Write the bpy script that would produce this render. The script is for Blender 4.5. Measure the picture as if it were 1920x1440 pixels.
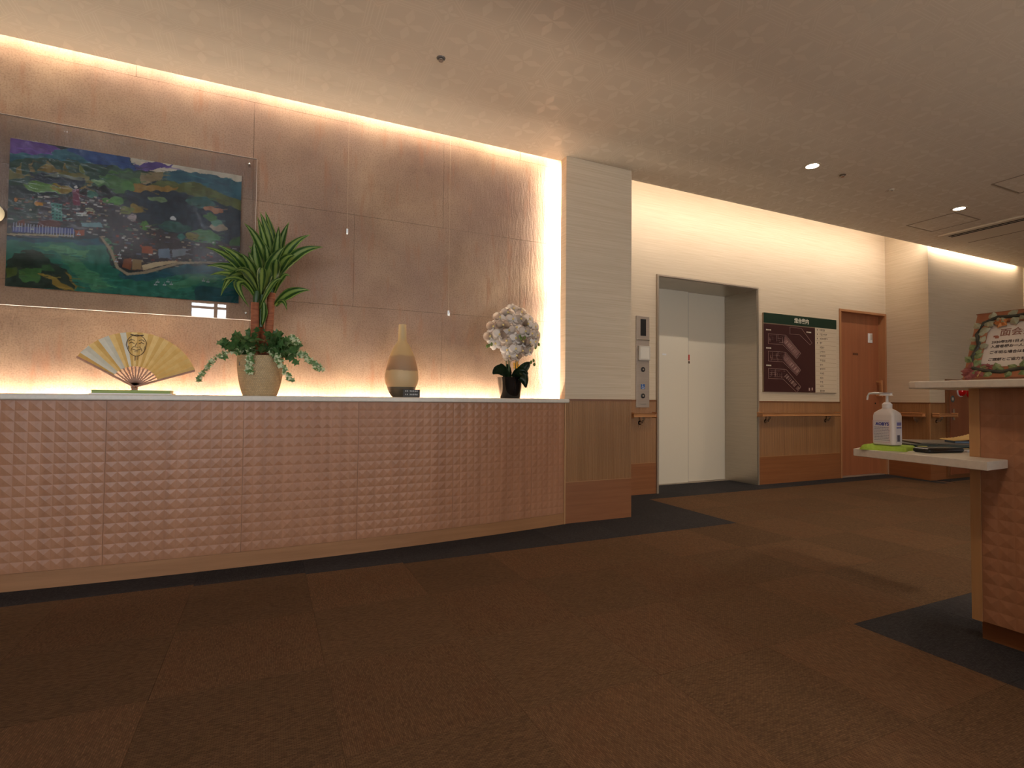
import bpy, bmesh, math, random
from mathutils import Vector, Matrix, noise

for o in list(bpy.data.objects):
    bpy.data.objects.remove(o, do_unlink=True)
SC = bpy.context.scene
COL = SC.collection
random.seed(7)

# ------------------------------------------------------------------ camera
cam_data = bpy.data.cameras.new('camera')
cam_data.sensor_fit = 'HORIZONTAL'
cam_data.sensor_width = 36.0
cam_data.lens = 36.0 * 992.63 / 1920.0
cam_data.clip_start = 0.05
cam = bpy.data.objects.new('camera', cam_data)
COL.objects.link(cam)
_r = Vector((0.90818099, -0.41847227, 0.00939422))
_u = Vector((-0.02050751, -0.02206737, 0.99954613))
_f = Vector((0.41807503, 0.90796145, 0.02862299))
cam.matrix_world = Matrix(((_r.x, _u.x, -_f.x, 0.0), (_r.y, _u.y, -_f.y, 0.0),
                           (_r.z, _u.z, -_f.z, 0.9059), (0, 0, 0, 1)))
SC.camera = cam

# ------------------------------------------------------------------ colour management
SC.view_settings.view_transform = 'Standard'
SC.view_settings.look = 'None'
SC.view_settings.gamma = 1.0
SC.view_settings.exposure = 0.0
SC.view_settings.use_curve_mapping = False

# light paths: enough bounces for the coves, no caustics
SC.cycles.max_bounces = 5
SC.cycles.adaptive_threshold = 0.03
SC.cycles.use_light_tree = False
SC.cycles.diffuse_bounces = 4
SC.cycles.glossy_bounces = 3
SC.cycles.transmission_bounces = 3
SC.cycles.transparent_max_bounces = 8
SC.cycles.caustics_reflective = False
SC.cycles.caustics_refractive = False

# ------------------------------------------------------------------ world (overcast daylight outside the windows)
world = bpy.data.worlds.new('daylight')
SC.world = world
world.use_nodes = True
_bg = world.node_tree.nodes['Background']
_bg.inputs['Color'].default_value = (0.62, 0.74, 1.0, 1)
_bg.inputs['Strength'].default_value = 1.3

WARM = (1.0, 0.85, 0.66)
DAY = (0.92, 0.94, 1.0)


def area(name, loc, long_axis, direction, length, width, power, color):
    d = bpy.data.lights.new(name, 'AREA')
    d.shape = 'RECTANGLE'
    d.size = length
    d.size_y = width
    d.energy = power
    d.color = color
    o = bpy.data.objects.new(name, d)
    COL.objects.link(o)
    z = -Vector(direction).normalized()
    x = Vector(long_axis).normalized()
    y = z.cross(x).normalized()
    m = Matrix((x, y, z)).transposed().to_4x4()
    m.translation = Vector(loc)
    o.matrix_world = m
    return o


# LED strips inside the coves (ceiling slot, counter slot and pier slot round the stone wall, slot over the lift wall)
area('led_strip_stone_top', (-0.3, 3.487, 2.80), (1, 0, 0), (0, 0.75, -0.55), 4.6, 0.012, 20.0, WARM)
area('led_strip_stone_bottom', (-0.3, 3.50, 0.862), (1, 0, 0), (0, 0.35, 0.9), 4.5, 0.012, 39.0, WARM)
area('led_strip_stone_side', (2.062, 3.482, 1.82), (0, 0, 1), (-0.55, 0.83, 0), 1.75, 0.012, 44.0, (1.0, 0.88, 0.72)).data.spread = math.radians(112)
area('led_strip_lift_wall', (4.85, 3.57, 2.80), (1, 0, 0), (0, 0.8, -0.1), 4.5, 0.02, 26.0, (1.0, 0.89, 0.76))
area('led_strip_right_wall', (8.1, 3.548, 2.80), (1, 0, 0), (0, 0.6, -0.7), 2.0, 0.012, 11.0, WARM)
# daylight entering through two windows, and added fill at a third, behind the photographer
area('daylight_window_1', (-0.9, -3.22, 1.7), (1, 0, 0), (0, 1, 0.05), 0.62, 1.6, 90.0, DAY)
area('daylight_window_2', (-2.75, -3.22, 1.5), (1, 0, 0), (0, 1, 0.05), 1.9, 1.3, 120.0, DAY)
area('daylight_window_3', (3.5, -3.22, 1.25), (1, 0, 0), (0, 1, 0.5), 3.0, 1.9, 140.0, (1.0, 0.92, 0.83))  # added fill, tilted up to brighten the right side of the ceiling

# ------------------------------------------------------------------ helpers


def lin(c):
    out = []
    for v in c[:3]:
        v = v / 255.0
        out.append(v / 12.92 if v <= 0.04045 else ((v + 0.055) / 1.055) ** 2.4)
    return (out[0], out[1], out[2], 1.0)


def mat(name, c1, c2=None, rough=0.55, scale=(1, 1, 1), nscale=5.0, detail=4.0, contrast=(0.35, 0.65),
        bump=0.0, bump_dist=0.002, bscale=None, bns=None, metallic=0.0, spec=0.5, rand=0.0, coat=0.0, sheen=0.0,
        trans=0.0):
    m = bpy.data.materials.new(name)
    m.use_nodes = True
    nt = m.node_tree
    b = nt.nodes['Principled BSDF']
    b.inputs['Roughness'].default_value = rough
    b.inputs['Metallic'].default_value = metallic
    b.inputs['Specular IOR Level'].default_value = spec
    b.inputs['Base Color'].default_value = lin(c1)
    if coat:
        b.inputs['Coat Weight'].default_value = coat
        b.inputs['Coat Roughness'].default_value = 0.15
    if trans:
        b.inputs['Subsurface Weight'].default_value = trans
        b.inputs['Subsurface Radius'].default_value = (0.02, 0.02, 0.015)
    col = None
    tc = mp = None
    if c2 is not None or bump:
        tc = nt.nodes.new('ShaderNodeTexCoord')
        mp = nt.nodes.new('ShaderNodeMapping')
        mp.inputs['Scale'].default_value = scale
        nt.links.new(tc.outputs['Object'], mp.inputs['Vector'])
    if c2 is not None:
        n = nt.nodes.new('ShaderNodeTexNoise')
        n.inputs['Scale'].default_value = nscale
        n.inputs['Detail'].default_value = detail
        n.inputs['Roughness'].default_value = 0.62
        nt.links.new(mp.outputs['Vector'], n.inputs['Vector'])
        rp = nt.nodes.new('ShaderNodeValToRGB')
        rp.color_ramp.elements[0].position = contrast[0]
        rp.color_ramp.elements[1].position = contrast[1]
        rp.color_ramp.elements[0].color = lin(c1)
        rp.color_ramp.elements[1].color = lin(c2)
        nt.links.new(n.outputs['Fac'], rp.inputs['Fac'])
        col = rp.outputs['Color']
        nt.links.new(col, b.inputs['Base Color'])
    if rand:
        oi = nt.nodes.new('ShaderNodeObjectInfo')
        mr = nt.nodes.new('ShaderNodeMapRange')
        mr.inputs['To Min'].default_value = 1.0 - rand
        mr.inputs['To Max'].default_value = 1.0 + rand
        nt.links.new(oi.outputs['Random'], mr.inputs['Value'])
        hs = nt.nodes.new('ShaderNodeHueSaturation')
        hs.inputs['Color'].default_value = lin(c1)
        nt.links.new(mr.outputs['Result'], hs.inputs['Value'])
        if col is not None:
            nt.links.new(col, hs.inputs['Color'])
        nt.links.new(hs.outputs['Color'], b.inputs['Base Color'])
    if bump:
        n2 = nt.nodes.new('ShaderNodeTexNoise')
        n2.inputs['Scale'].default_value = bns or nscale
        n2.inputs['Detail'].default_value = 5.0
        if bscale:
            mp2 = nt.nodes.new('ShaderNodeMapping')
            mp2.inputs['Scale'].default_value = bscale
            nt.links.new(tc.outputs['Object'], mp2.inputs['Vector'])
            nt.links.new(mp2.outputs['Vector'], n2.inputs['Vector'])
        else:
            nt.links.new(mp.outputs['Vector'], n2.inputs['Vector'])
        bp = nt.nodes.new('ShaderNodeBump')
        bp.inputs['Strength'].default_value = bump
        bp.inputs['Distance'].default_value = bump_dist
        nt.links.new(n2.outputs['Fac'], bp.inputs['Height'])
        nt.links.new(bp.outputs['Normal'], b.inputs['Normal'])
    return m


def nodes_of(m):
    nt = m.node_tree
    return nt, nt.nodes, nt.links, nt.nodes['Principled BSDF']


def emis(name, c, strength):
    m = bpy.data.materials.new(name)
    m.use_nodes = True
    b = m.node_tree.nodes['Principled BSDF']
    b.inputs['Base Color'].default_value = (0.8, 0.8, 0.8, 1)
    b.inputs['Emission Color'].default_value = (c[0], c[1], c[2], 1)
    b.inputs['Emission Strength'].default_value = strength
    return m


class MB:
    """collects shapes for ONE mesh object"""

    def __init__(self):
        self.bm = bmesh.new()
        self.mi = 0

    def _idx(self, faces):
        for f in faces:
            f.material_index = self.mi

    def box(self, x0, x1, y0, y1, z0, z1, bevel=0.0, segs=2):
        r = bmesh.ops.create_cube(self.bm, size=1.0)
        vs = r['verts']
        for v in vs:
            v.co = Vector(((x0 + x1) / 2 + v.co.x * (x1 - x0), (y0 + y1) / 2 + v.co.y * (y1 - y0),
                           (z0 + z1) / 2 + v.co.z * (z1 - z0)))
        fs = list({f for v in vs for f in v.link_faces})
        self._idx(fs)
        if bevel:
            es = list({e for v in vs for e in v.link_edges})
            r = bmesh.ops.bevel(self.bm, geom=es, offset=bevel, segments=segs, affect='EDGES', profile=0.5)
            self._idx(r['faces'])
        return self

    def prism(self, pts, z0, z1, bevel=0.0):
        lo = [self.bm.verts.new((x, y, z0)) for x, y in pts]
        hi = [self.bm.verts.new((x, y, z1)) for x, y in pts]
        n = len(pts)
        fs = [self.bm.faces.new(list(reversed(lo))), self.bm.faces.new(hi)]
        for i in range(n):
            fs.append(self.bm.faces.new((lo[i], lo[(i + 1) % n], hi[(i + 1) % n], hi[i])))
        self._idx(fs)
        bmesh.ops.recalc_face_normals(self.bm, faces=fs)
        if bevel:
            es = [e for f in fs[:2] for e in f.edges]
            r = bmesh.ops.bevel(self.bm, geom=es, offset=bevel, segments=2, affect='EDGES', profile=0.5)
            self._idx(r['faces'])
        return self

    def quadbox(self, c, ax, ay, az, hx, hy, hz, bevel=0.0):
        """oriented box: centre c, unit axes, half sizes"""
        c = Vector(c)
        ax, ay, az = Vector(ax).normalized(), Vector(ay).normalized(), Vector(az).normalized()
        r = bmesh.ops.create_cube(self.bm, size=2.0)
        vs = r['verts']
        for v in vs:
            v.co = c + ax * v.co.x * hx + ay * v.co.y * hy + az * v.co.z * hz
        self._idx({f for v in vs for f in v.link_faces})
        if bevel:
            es = list({e for v in vs for e in v.link_edges})
            r = bmesh.ops.bevel(self.bm, geom=es, offset=bevel, segments=2, affect='EDGES', profile=0.5)
            self._idx(r['faces'])
        return self

    def tube(self, pts, radii, n=8, cap=True):
        pts = [Vector(p) for p in pts]
        if not isinstance(radii, (list, tuple)):
            radii = [radii] * len(pts)
        rings = []
        for i, p in enumerate(pts):
            a = pts[max(0, i - 1)]
            b = pts[min(len(pts) - 1, i + 1)]
            t = (b - a).normalized()
            up = Vector((0, 0, 1)) if abs(t.z) < 0.9 else Vector((1, 0, 0))
            s = t.cross(up).normalized()
            w = s.cross(t).normalized()
            rings.append([self.bm.verts.new(p + (s * math.cos(q) + w * math.sin(q)) * radii[i])
                          for q in [2 * math.pi * k / n for k in range(n)]])
        fs = []
        for i in range(len(rings) - 1):
            for k in range(n):
                fs.append(self.bm.faces.new((rings[i][k], rings[i][(k + 1) % n], rings[i + 1][(k + 1) % n], rings[i + 1][k])))
        if cap:
            fs.append(self.bm.faces.new(rings[0]))
            fs.append(self.bm.faces.new(list(reversed(rings[-1]))))
        bmesh.ops.recalc_face_normals(self.bm, faces=fs)
        self._idx(fs)
        return self

    def lathe(self, prof, c=(0, 0, 0), n=32, axis='z', cap=True):
        """prof: list of (radius, height)"""
        c = Vector(c)
        rings = []
        for r, h in prof:
            ring = []
            for k in range(n):
                q = 2 * math.pi * k / n
                a, b = r * math.cos(q), r * math.sin(q)
                if axis == 'z':
                    v = Vector((a, b, h))
                elif axis == 'y':
                    v = Vector((a, h, b))
                else:
                    v = Vector((h, a, b))
                ring.append(self.bm.verts.new(c + v))
            rings.append(ring)
        fs = []
        for i in range(len(rings) - 1):
            for k in range(n):
                fs.append(self.bm.faces.new((rings[i][k], rings[i][(k + 1) % n], rings[i + 1][(k + 1) % n], rings[i + 1][k])))
        if cap:
            fs.append(self.bm.faces.new(rings[0]))
            fs.append(self.bm.faces.new(list(reversed(rings[-1]))))
        bmesh.ops.recalc_face_normals(self.bm, faces=fs)
        self._idx(fs)
        return self

    def face(self, pts):
        f = self.bm.faces.new([self.bm.verts.new(p) for p in pts])
        self._idx([f])
        return f

    def build(self, name, mats, parent=None, smooth=False):
        me = bpy.data.meshes.new(name)
        self.bm.to_mesh(me)
        self.bm.free()
        for m in (mats if isinstance(mats, (list, tuple)) else [mats]):
            me.materials.append(m)
        if smooth:
            me.shade_smooth()
            try:
                me.set_sharp_from_angle(angle=math.radians(40))
            except Exception:
                pass
        return link(name, me, parent)


def link(name, me, parent=None):
    o = bpy.data.objects.new(name, me)
    COL.objects.link(o)
    if parent is not None:
        o.parent = parent
        o.matrix_parent_inverse = inv(parent)
    return o


def wm(o):
    m = o.matrix_basis.copy()
    if o.parent is not None:
        m = wm(o.parent) @ o.matrix_parent_inverse @ m
    return m


def inv(o):
    return wm(o).inverted()


def thing(name, label, cat, loc=(0, 0, 0), group=None):
    o = bpy.data.objects.new(name, None)
    o.empty_display_size = 0.05
    COL.objects.link(o)
    o.location = loc
    o['label'] = label
    o['category'] = cat
    if group:
        o['group'] = group
    return o


def tag(o, label, cat, group=None):
    o['label'] = label
    o['category'] = cat
    if group:
        o['group'] = group
    return o


def struct(o, label=None):
    o['kind'] = 'structure'
    if label:
        o['label'] = label
    return o


def box(name, m, parent, x0, x1, y0, y1, z0, z1, bevel=0.0):
    return MB().box(x0, x1, y0, y1, z0, z1, bevel).build(name, m, parent)


def text(name, body, size, m, parent, origin, right, up, align='LEFT', bold=0.0, squeeze=1.0, depth=0.0006):
    cu = bpy.data.curves.new(name, 'FONT')
    cu.body = body
    cu.size = size
    cu.align_x = align
    cu.extrude = depth
    cu.offset = bold
    cu.resolution_u = 2
    tmp = bpy.data.objects.new(name, cu)
    COL.objects.link(tmp)
    bpy.context.view_layer.update()
    me = bpy.data.meshes.new_from_object(tmp.evaluated_get(bpy.context.evaluated_depsgraph_get()))
    bpy.data.objects.remove(tmp, do_unlink=True)
    r, u = Vector(right).normalized(), Vector(up).normalized()
    n = r.cross(u)
    o3 = Vector(origin)
    for v in me.vertices:
        v.co = o3 + r * v.co.x * squeeze + u * v.co.y + n * v.co.z
    me.materials.clear()
    me.materials.append(m)
    me.name = name
    return link(name, me, parent)


# ------------------------------------------------------------------ materials
# floor carpet
def carpet(name, c1, c2, c3):
    m = mat(name, c1, rough=0.95, spec=0.15)
    nt, N, L, b = nodes_of(m)
    tc = N.new('ShaderNodeTexCoord')
    oi = N.new('ShaderNodeObjectInfo')
    add = N.new('ShaderNodeVectorMath')
    add.operation = 'ADD'
    sc = N.new('ShaderNodeVectorMath')
    sc.operation = 'SCALE'
    sc.inputs['Scale'].default_value = 37.0
    cmb = N.new('ShaderNodeCombineXYZ')
    for k in range(3):
        L.new(oi.outputs['Random'], cmb.inputs[k])
    L.new(cmb.outputs[0], sc.inputs[0])
    L.new(tc.outputs['Object'], add.inputs[0])
    L.new(sc.outputs[0], add.inputs[1])
    mp = N.new('ShaderNodeMapping')
    mp.inputs['Scale'].default_value = (48, 230, 1)
    L.new(add.outputs[0], mp.inputs['Vector'])
    n1 = N.new('ShaderNodeTexNoise')
    n1.inputs['Scale'].default_value = 1.0
    n1.inputs['Detail'].default_value = 3
    L.new(mp.outputs[0], n1.inputs['Vector'])
    # weave: small knots in rows
    mp2 = N.new('ShaderNodeMapping')
    mp2.inputs['Scale'].default_value = (130, 185, 1)
    L.new(add.outputs[0], mp2.inputs['Vector'])
    br = N.new('ShaderNodeTexBrick')
    br.inputs['Scale'].default_value = 1.0
    br.inputs['Mortar Size'].default_value = 0.16
    br.inputs['Mortar Smooth'].default_value = 1.0
    br.inputs['Brick Width'].default_value = 1.6
    br.inputs['Row Height'].default_value = 1.0
    br.inputs['Color1'].default_value = (1, 1, 1, 1)
    br.inputs['Color2'].default_value = (0.45, 0.45, 0.45, 1)
    br.inputs['Mortar'].default_value = (0.12, 0.12, 0.12, 1)
    L.new(mp2.outputs[0], br.inputs['Vector'])
    rp = N.new('ShaderNodeValToRGB')
    rp.color_ramp.elements[0].position = 0.3
    rp.color_ramp.elements[1].position = 0.72
    rp.color_ramp.elements[0].color = lin(c1)
    rp.color_ramp.elements[1].color = lin(c2)
    L.new(n1.outputs['Fac'], rp.inputs['Fac'])
    n3 = N.new('ShaderNodeTexNoise')
    n3.inputs['Scale'].default_value = 9.0
    n3.inputs['Detail'].default_value = 2
    L.new(add.outputs[0], n3.inputs['Vector'])
    rp3 = N.new('ShaderNodeValToRGB')
    rp3.color_ramp.elements[0].position = 0.5
    rp3.color_ramp.elements[1].position = 0.75
    rp3.color_ramp.elements[0].color = (0, 0, 0, 1)
    rp3.color_ramp.elements[1].color = (0.55, 0.55, 0.55, 1)
    L.new(n3.outputs['Fac'], rp3.inputs['Fac'])
    mx3 = N.new('ShaderNodeMixRGB')
    L.new(rp3.outputs['Color'], mx3.inputs['Fac'])
    L.new(rp.outputs['Color'], mx3.inputs['Color1'])
    mx3.inputs['Color2'].default_value = lin(c3)
    mul = N.new('ShaderNodeMixRGB')
    mul.blend_type = 'MULTIPLY'
    mul.inputs['Fac'].default_value = 0.62
    L.new(mx3.outputs['Color'], mul.inputs['Color1'])
    L.new(br.outputs['Color'], mul.inputs['Color2'])
    hs = N.new('ShaderNodeHueSaturation')
    mr = N.new('ShaderNodeMapRange')
    mr.inputs['To Min'].default_value = 0.90
    mr.inputs['To Max'].default_value = 1.10
    L.new(oi.outputs['Random'], mr.inputs['Value'])
    L.new(mr.outputs['Result'], hs.inputs['Value'])
    L.new(mul.outputs['Color'], hs.inputs['Color'])
    L.new(hs.outputs['Color'], b.inputs['Base Color'])
    bp = N.new('ShaderNodeBump')
    bp.inputs['Strength'].default_value = 0.6
    bp.inputs['Distance'].default_value = 0.002
    L.new(br.outputs['Color'], bp.inputs['Height'])
    L.new(bp.outputs['Normal'], b.inputs['Normal'])
    return m


M = {}
M['carpet_brown'] = carpet('brown_carpet', (104, 76, 54), (124, 94, 68), (114, 80, 56))
M['carpet_brown_b'] = carpet('brown_carpet_cross_pile', (98, 73, 52), (118, 90, 65), (102, 78, 54))  # slightly darker tone stands in for sheen of the turned pile
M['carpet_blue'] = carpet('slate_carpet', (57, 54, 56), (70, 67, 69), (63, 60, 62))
M['subfloor'] = mat('subfloor', (100, 70, 50), rough=0.95)

# ceiling paper with a glossy printed motif
m = mat('patterned_ceiling_paper', (198, 180, 158), rough=0.62, spec=0.9)
nt, N, L, b = nodes_of(m)


def mth(op, a, bb=None, clamp=False):
    n = N.new('ShaderNodeMath')
    n.operation = op
    n.use_clamp = clamp
    for i, v in enumerate((a, bb)):
        if v is None:
            continue
        if isinstance(v, (int, float)):
            n.inputs[i].default_value = v
        else:
            L.new(v, n.inputs[i])
    return n.outputs[0]


tc = N.new('ShaderNodeTexCoord')
sx = N.new('ShaderNodeSeparateXYZ')
L.new(tc.outputs['Object'], sx.inputs[0])
# repeat 0.313 x 0.328; leaf crosses at cell centres, framed squares half a cell away
ux = mth('DIVIDE', mth('SUBTRACT', sx.outputs['X'], 1.206), 0.313)
uy = mth('DIVIDE', mth('SUBTRACT', sx.outputs['Y'], 2.19), 0.3285)


def cell(v, off):
    f = mth('FRACT', mth('ADD', v, 0.5 + off + 40.0))
    return mth('SUBTRACT', f, 0.5)


ax, ay = cell(ux, 0.0), cell(uy, 0.0)
bx, by = cell(ux, 0.5), cell(uy, 0.5)


def band(v, c, w):
    return mth('LESS_THAN', mth('ABSOLUTE', mth('SUBTRACT', v, c)), w)


def absf(v):
    return mth('ABSOLUTE', v)


# square frame: max(|bx|,|by|) lines
mb = mth('ADD', absf(bx), absf(by))
frame = mth('MAXIMUM', band(mb, 0.30, 0.011), band(mb, 0.24, 0.008))
# leaf cross: four petals on the diagonals
def petal_cross(px, py, rad):
    d1 = px
    d2 = py
    p1 = mth('MULTIPLY', mth('LESS_THAN', absf(d1), rad), mth('LESS_THAN', absf(mth('SUBTRACT', absf(d2), rad * 0.62)), rad * 0.52))
    p1 = mth('MULTIPLY', p1, mth('LESS_THAN', mth('ADD', mth('MULTIPLY', absf(d1), 2.4), absf(mth('SUBTRACT', absf(d2), rad * 0.6))), rad * 0.62))
    p2 = mth('MULTIPLY', mth('LESS_THAN', mth('ADD', mth('MULTIPLY', absf(d2), 2.4), absf(mth('SUBTRACT', absf(d1), rad * 0.6))), rad * 0.62), 1.0)
    return mth('MAXIMUM', p1, p2)


leafs = petal_cross(ax, ay, 0.30)
small = petal_cross(bx, by, 0.15)
# lattice: octagonal lines linking the squares
dd = mth('MAXIMUM', absf(ax), absf(ay))
latt = mth('MAXIMUM', band(dd, 0.40, 0.009), band(dd, 0.36, 0.007))
latt = mth('MULTIPLY', latt, mth('GREATER_THAN', mb, 0.32))
cross = mth('MULTIPLY', mth('MAXIMUM', band(absf(bx), 0.045, 0.008), band(absf(by), 0.045, 0.008)), mth('GREATER_THAN', mb, 0.32))
pat = mth('MAXIMUM', mth('MAXIMUM', frame, leafs), mth('MAXIMUM', small, mth('MAXIMUM', latt, cross)))
ln = N.new('ShaderNodeTexNoise')
ln.inputs['Scale'].default_value = 260.0
L.new(tc.outputs['Object'], ln.inputs['Vector'])
mixc = N.new('ShaderNodeMixRGB')
mixc.inputs['Color1'].default_value = lin((212, 196, 176))
mixc.inputs['Color2'].default_value = lin((217, 201, 181))
L.new(pat, mixc.inputs['Fac'])
L.new(mixc.outputs[0], b.inputs['Base Color'])
L.new(mth('SUBTRACT', 0.74, mth('MULTIPLY', pat, 0.42)), b.inputs['Roughness'])
bp = N.new('ShaderNodeBump')
bp.inputs['Strength'].default_value = 0.12
bp.inputs['Distance'].default_value = 0.001
L.new(ln.outputs['Fac'], bp.inputs['Height'])
L.new(bp.outputs['Normal'], b.inputs['Normal'])
M['ceiling'] = m

M['cove_white'] = mat('cove_plaster', (225, 212, 190), rough=0.8)


# woven wall covering: fine horizontal weft
def weave(name, c1, c2):
    m = mat(name, c1, c2, rough=0.75, spec=0.25, scale=(2.2, 2.2, 130), nscale=1.0, detail=4, contrast=(0.3, 0.7),
            bump=0.25, bump_dist=0.002)
    return m


M['wallpaper'] = weave('woven_beige_wallpaper', (194, 174, 148), (210, 192, 168))
M['plain_wall'] = mat('plain_wall', (200, 182, 156), rough=0.8)


# reeded timber dado
def reeded(name, c1, c2):
    m = mat(name, c1, c2, rough=0.45, scale=(26, 26, 1.2), nscale=1.0, detail=5)
    nt, N, L, b = nodes_of(m)
    tc = N.new('ShaderNodeTexCoord')
    sp = N.new('ShaderNodeSeparateXYZ')
    L.new(tc.outputs['Object'], sp.inputs[0])
    ad = N.new('ShaderNodeMath')
    ad.operation = 'ADD'
    L.new(sp.outputs['X'], ad.inputs[0])
    L.new(sp.outputs['Y'], ad.inputs[1])
    mu = N.new('ShaderNodeMath')
    mu.operation = 'MULTIPLY'
    mu.inputs[1].default_value = 2 * math.pi / 0.0125
    L.new(ad.outputs[0], mu.inputs[0])
    si = N.new('ShaderNodeMath')
    si.operation = 'SINE'
    L.new(mu.outputs[0], si.inputs[0])
    bp = N.new('ShaderNodeBump')
    bp.inputs['Strength'].default_value = 0.7
    bp.inputs['Distance'].default_value = 0.0015
    L.new(si.outputs[0], bp.inputs['Height'])
    L.new(bp.outputs['Normal'], b.inputs['Normal'])
    return m


M['dado'] = reeded('reeded_oak_dado', (142, 98, 58), (158, 112, 70))
M['skirt'] = mat('oak_skirting', (134, 82, 48), (146, 92, 56), rough=0.4, scale=(1.2, 1.2, 30), nscale=1.5)
M['cap'] = mat('dado_cap', (112, 70, 40), (124, 78, 46), rough=0.4, scale=(2, 2, 30), nscale=1.5)
M['bead'] = mat('bead_trim', (170, 122, 80), rough=0.4)
M['facet'] = mat('faceted_oak_panel', (160, 110, 80), (176, 124, 92), rough=0.42, scale=(18, 18, 0.8), nscale=1.2, detail=5, rand=0.03)
M['facet_board'] = mat('oak_base_board', (150, 104, 68), (164, 116, 78), rough=0.42, scale=(1.5, 1.5, 26), nscale=1.2)
M['edge_oak'] = mat('oak_edge_strip', (176, 130, 86), (188, 142, 96), rough=0.45, scale=(14, 14, 1.0), nscale=1.5)
M['worktop'] = mat('cream_solid_surface', (214, 204, 190), (222, 212, 198), rough=0.35, nscale=60)
M['door_wood'] = mat('red_oak_door', (150, 90, 58), (166, 102, 68), rough=0.42, scale=(16, 16, 0.7), nscale=1.0, detail=6)
M['door_frame'] = mat('door_frame_oak', (164, 110, 72), (174, 120, 80), rough=0.42, scale=(14, 14, 1), nscale=1.0)
M['rail'] = mat('handrail_oak', (172, 118, 74), (184, 130, 84), rough=0.4, scale=(2, 2, 20), nscale=2)
M['steel'] = mat('brushed_steel', (186, 176, 162), (196, 186, 172), rough=0.32, metallic=0.9, scale=(3, 3, 160), nscale=1.0)
M['steel_d'] = mat('satin_steel_plate', (168, 152, 138), (176, 160, 146), rough=0.45, metallic=0.5, scale=(3, 3, 160), nscale=1.0)
M['lift_white'] = mat('lift_door_enamel', (222, 208, 186), rough=0.42)
M['black'] = mat('black_plastic', (22, 20, 20), rough=0.4)
M['dark'] = mat('dark_slot', (18, 16, 14), rough=0.8)
M['white_pl'] = mat('white_plastic', (228, 224, 222), rough=0.35)
M['grey_pl'] = mat('grey_plastic', (186, 176, 164), rough=0.45)
M['chrome'] = mat('chrome', (210, 210, 212), rough=0.12, metallic=1.0)
M['ac_white'] = mat('ac_panel_white', (216, 200, 178), rough=0.5)
M['lamp_glow'] = emis('downlight_glow', (1.0, 0.9, 0.74), 22.0)

# slate-like stone veneer
m = mat('stone_veneer', (134, 106, 86), (182, 152, 124), rough=0.7, spec=0.3, nscale=2.2, detail=7, contrast=(0.32, 0.7))
nt, N, L, b = nodes_of(m)
tc = N.new('ShaderNodeTexCoord')
base_ramp = [n for n in N if n.type == 'VALTORGB'][0]
# purple-grey clouds and fine specks
n2 = N.new('ShaderNodeTexNoise')
n2.inputs['Scale'].default_value = 1.3
n2.inputs['Detail'].default_value = 3
L.new(tc.outputs['Object'], n2.inputs['Vector'])
r2 = N.new('ShaderNodeValToRGB')
r2.color_ramp.elements[0].position = 0.42
r2.color_ramp.elements[1].position = 0.68
r2.color_ramp.elements[0].color = (0, 0, 0, 1)
r2.color_ramp.elements[1].color = (0.55, 0.55, 0.55, 1)
L.new(n2.outputs['Fac'], r2.inputs['Fac'])
mx = N.new('ShaderNodeMixRGB')
L.new(r2.outputs['Color'], mx.inputs['Fac'])
L.new(base_ramp.outputs['Color'], mx.inputs['Color1'])
mx.inputs['Color2'].default_value = lin((142, 116, 106))
n3 = N.new('ShaderNodeTexNoise')
n3.inputs['Scale'].default_value = 120
n3.inputs['Detail'].default_value = 4
L.new(tc.outputs['Object'], n3.inputs['Vector'])
r3 = N.new('ShaderNodeValToRGB')
r3.color_ramp.elements[0].position = 0.28
r3.color_ramp.elements[1].position = 0.55
r3.color_ramp.elements[0].color = (0.6, 0.55, 0.5, 1)
r3.color_ramp.elements[1].color = (1, 1, 1, 1)
L.new(n3.outputs['Fac'], r3.inputs['Fac'])
mu = N.new('ShaderNodeMixRGB')
mu.blend_type = 'MULTIPLY'
mu.inputs['Fac'].default_value = 0.7
L.new(mx.outputs['Color'], mu.inputs['Color1'])
L.new(r3.outputs['Color'], mu.inputs['Color2'])
# rusty streaks
mp = N.new('ShaderNodeMapping')
mp.inputs['Scale'].default_value = (9, 1, 1.6)
mp.inputs['Rotation'].default_value = (0, 0.16, 0)
L.new(tc.outputs['Object'], mp.inputs['Vector'])
n4 = N.new('ShaderNodeTexNoise')
n4.inputs['Scale'].default_value = 2.0
n4.inputs['Detail'].default_value = 6
L.new(mp.outputs['Vector'], n4.inputs['Vector'])
r4 = N.new('ShaderNodeValToRGB')
r4.color_ramp.elements[0].position = 0.56
r4.color_ramp.elements[1].position = 0.72
r4.color_ramp.elements[0].color = (0, 0, 0, 1)
r4.color_ramp.elements[1].color = (0.5, 0.5, 0.5, 1)
L.new(n4.outputs['Fac'], r4.inputs['Fac'])
mx4 = N.new('ShaderNodeMixRGB')
L.new(r4.outputs['Color'], mx4.inputs['Fac'])
L.new(mu.outputs['Color'], mx4.inputs['Color1'])
mx4.inputs['Color2'].default_value = lin((150, 100, 72))
L.new(mx4.outputs['Color'], b.inputs['Base Color'])
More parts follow.
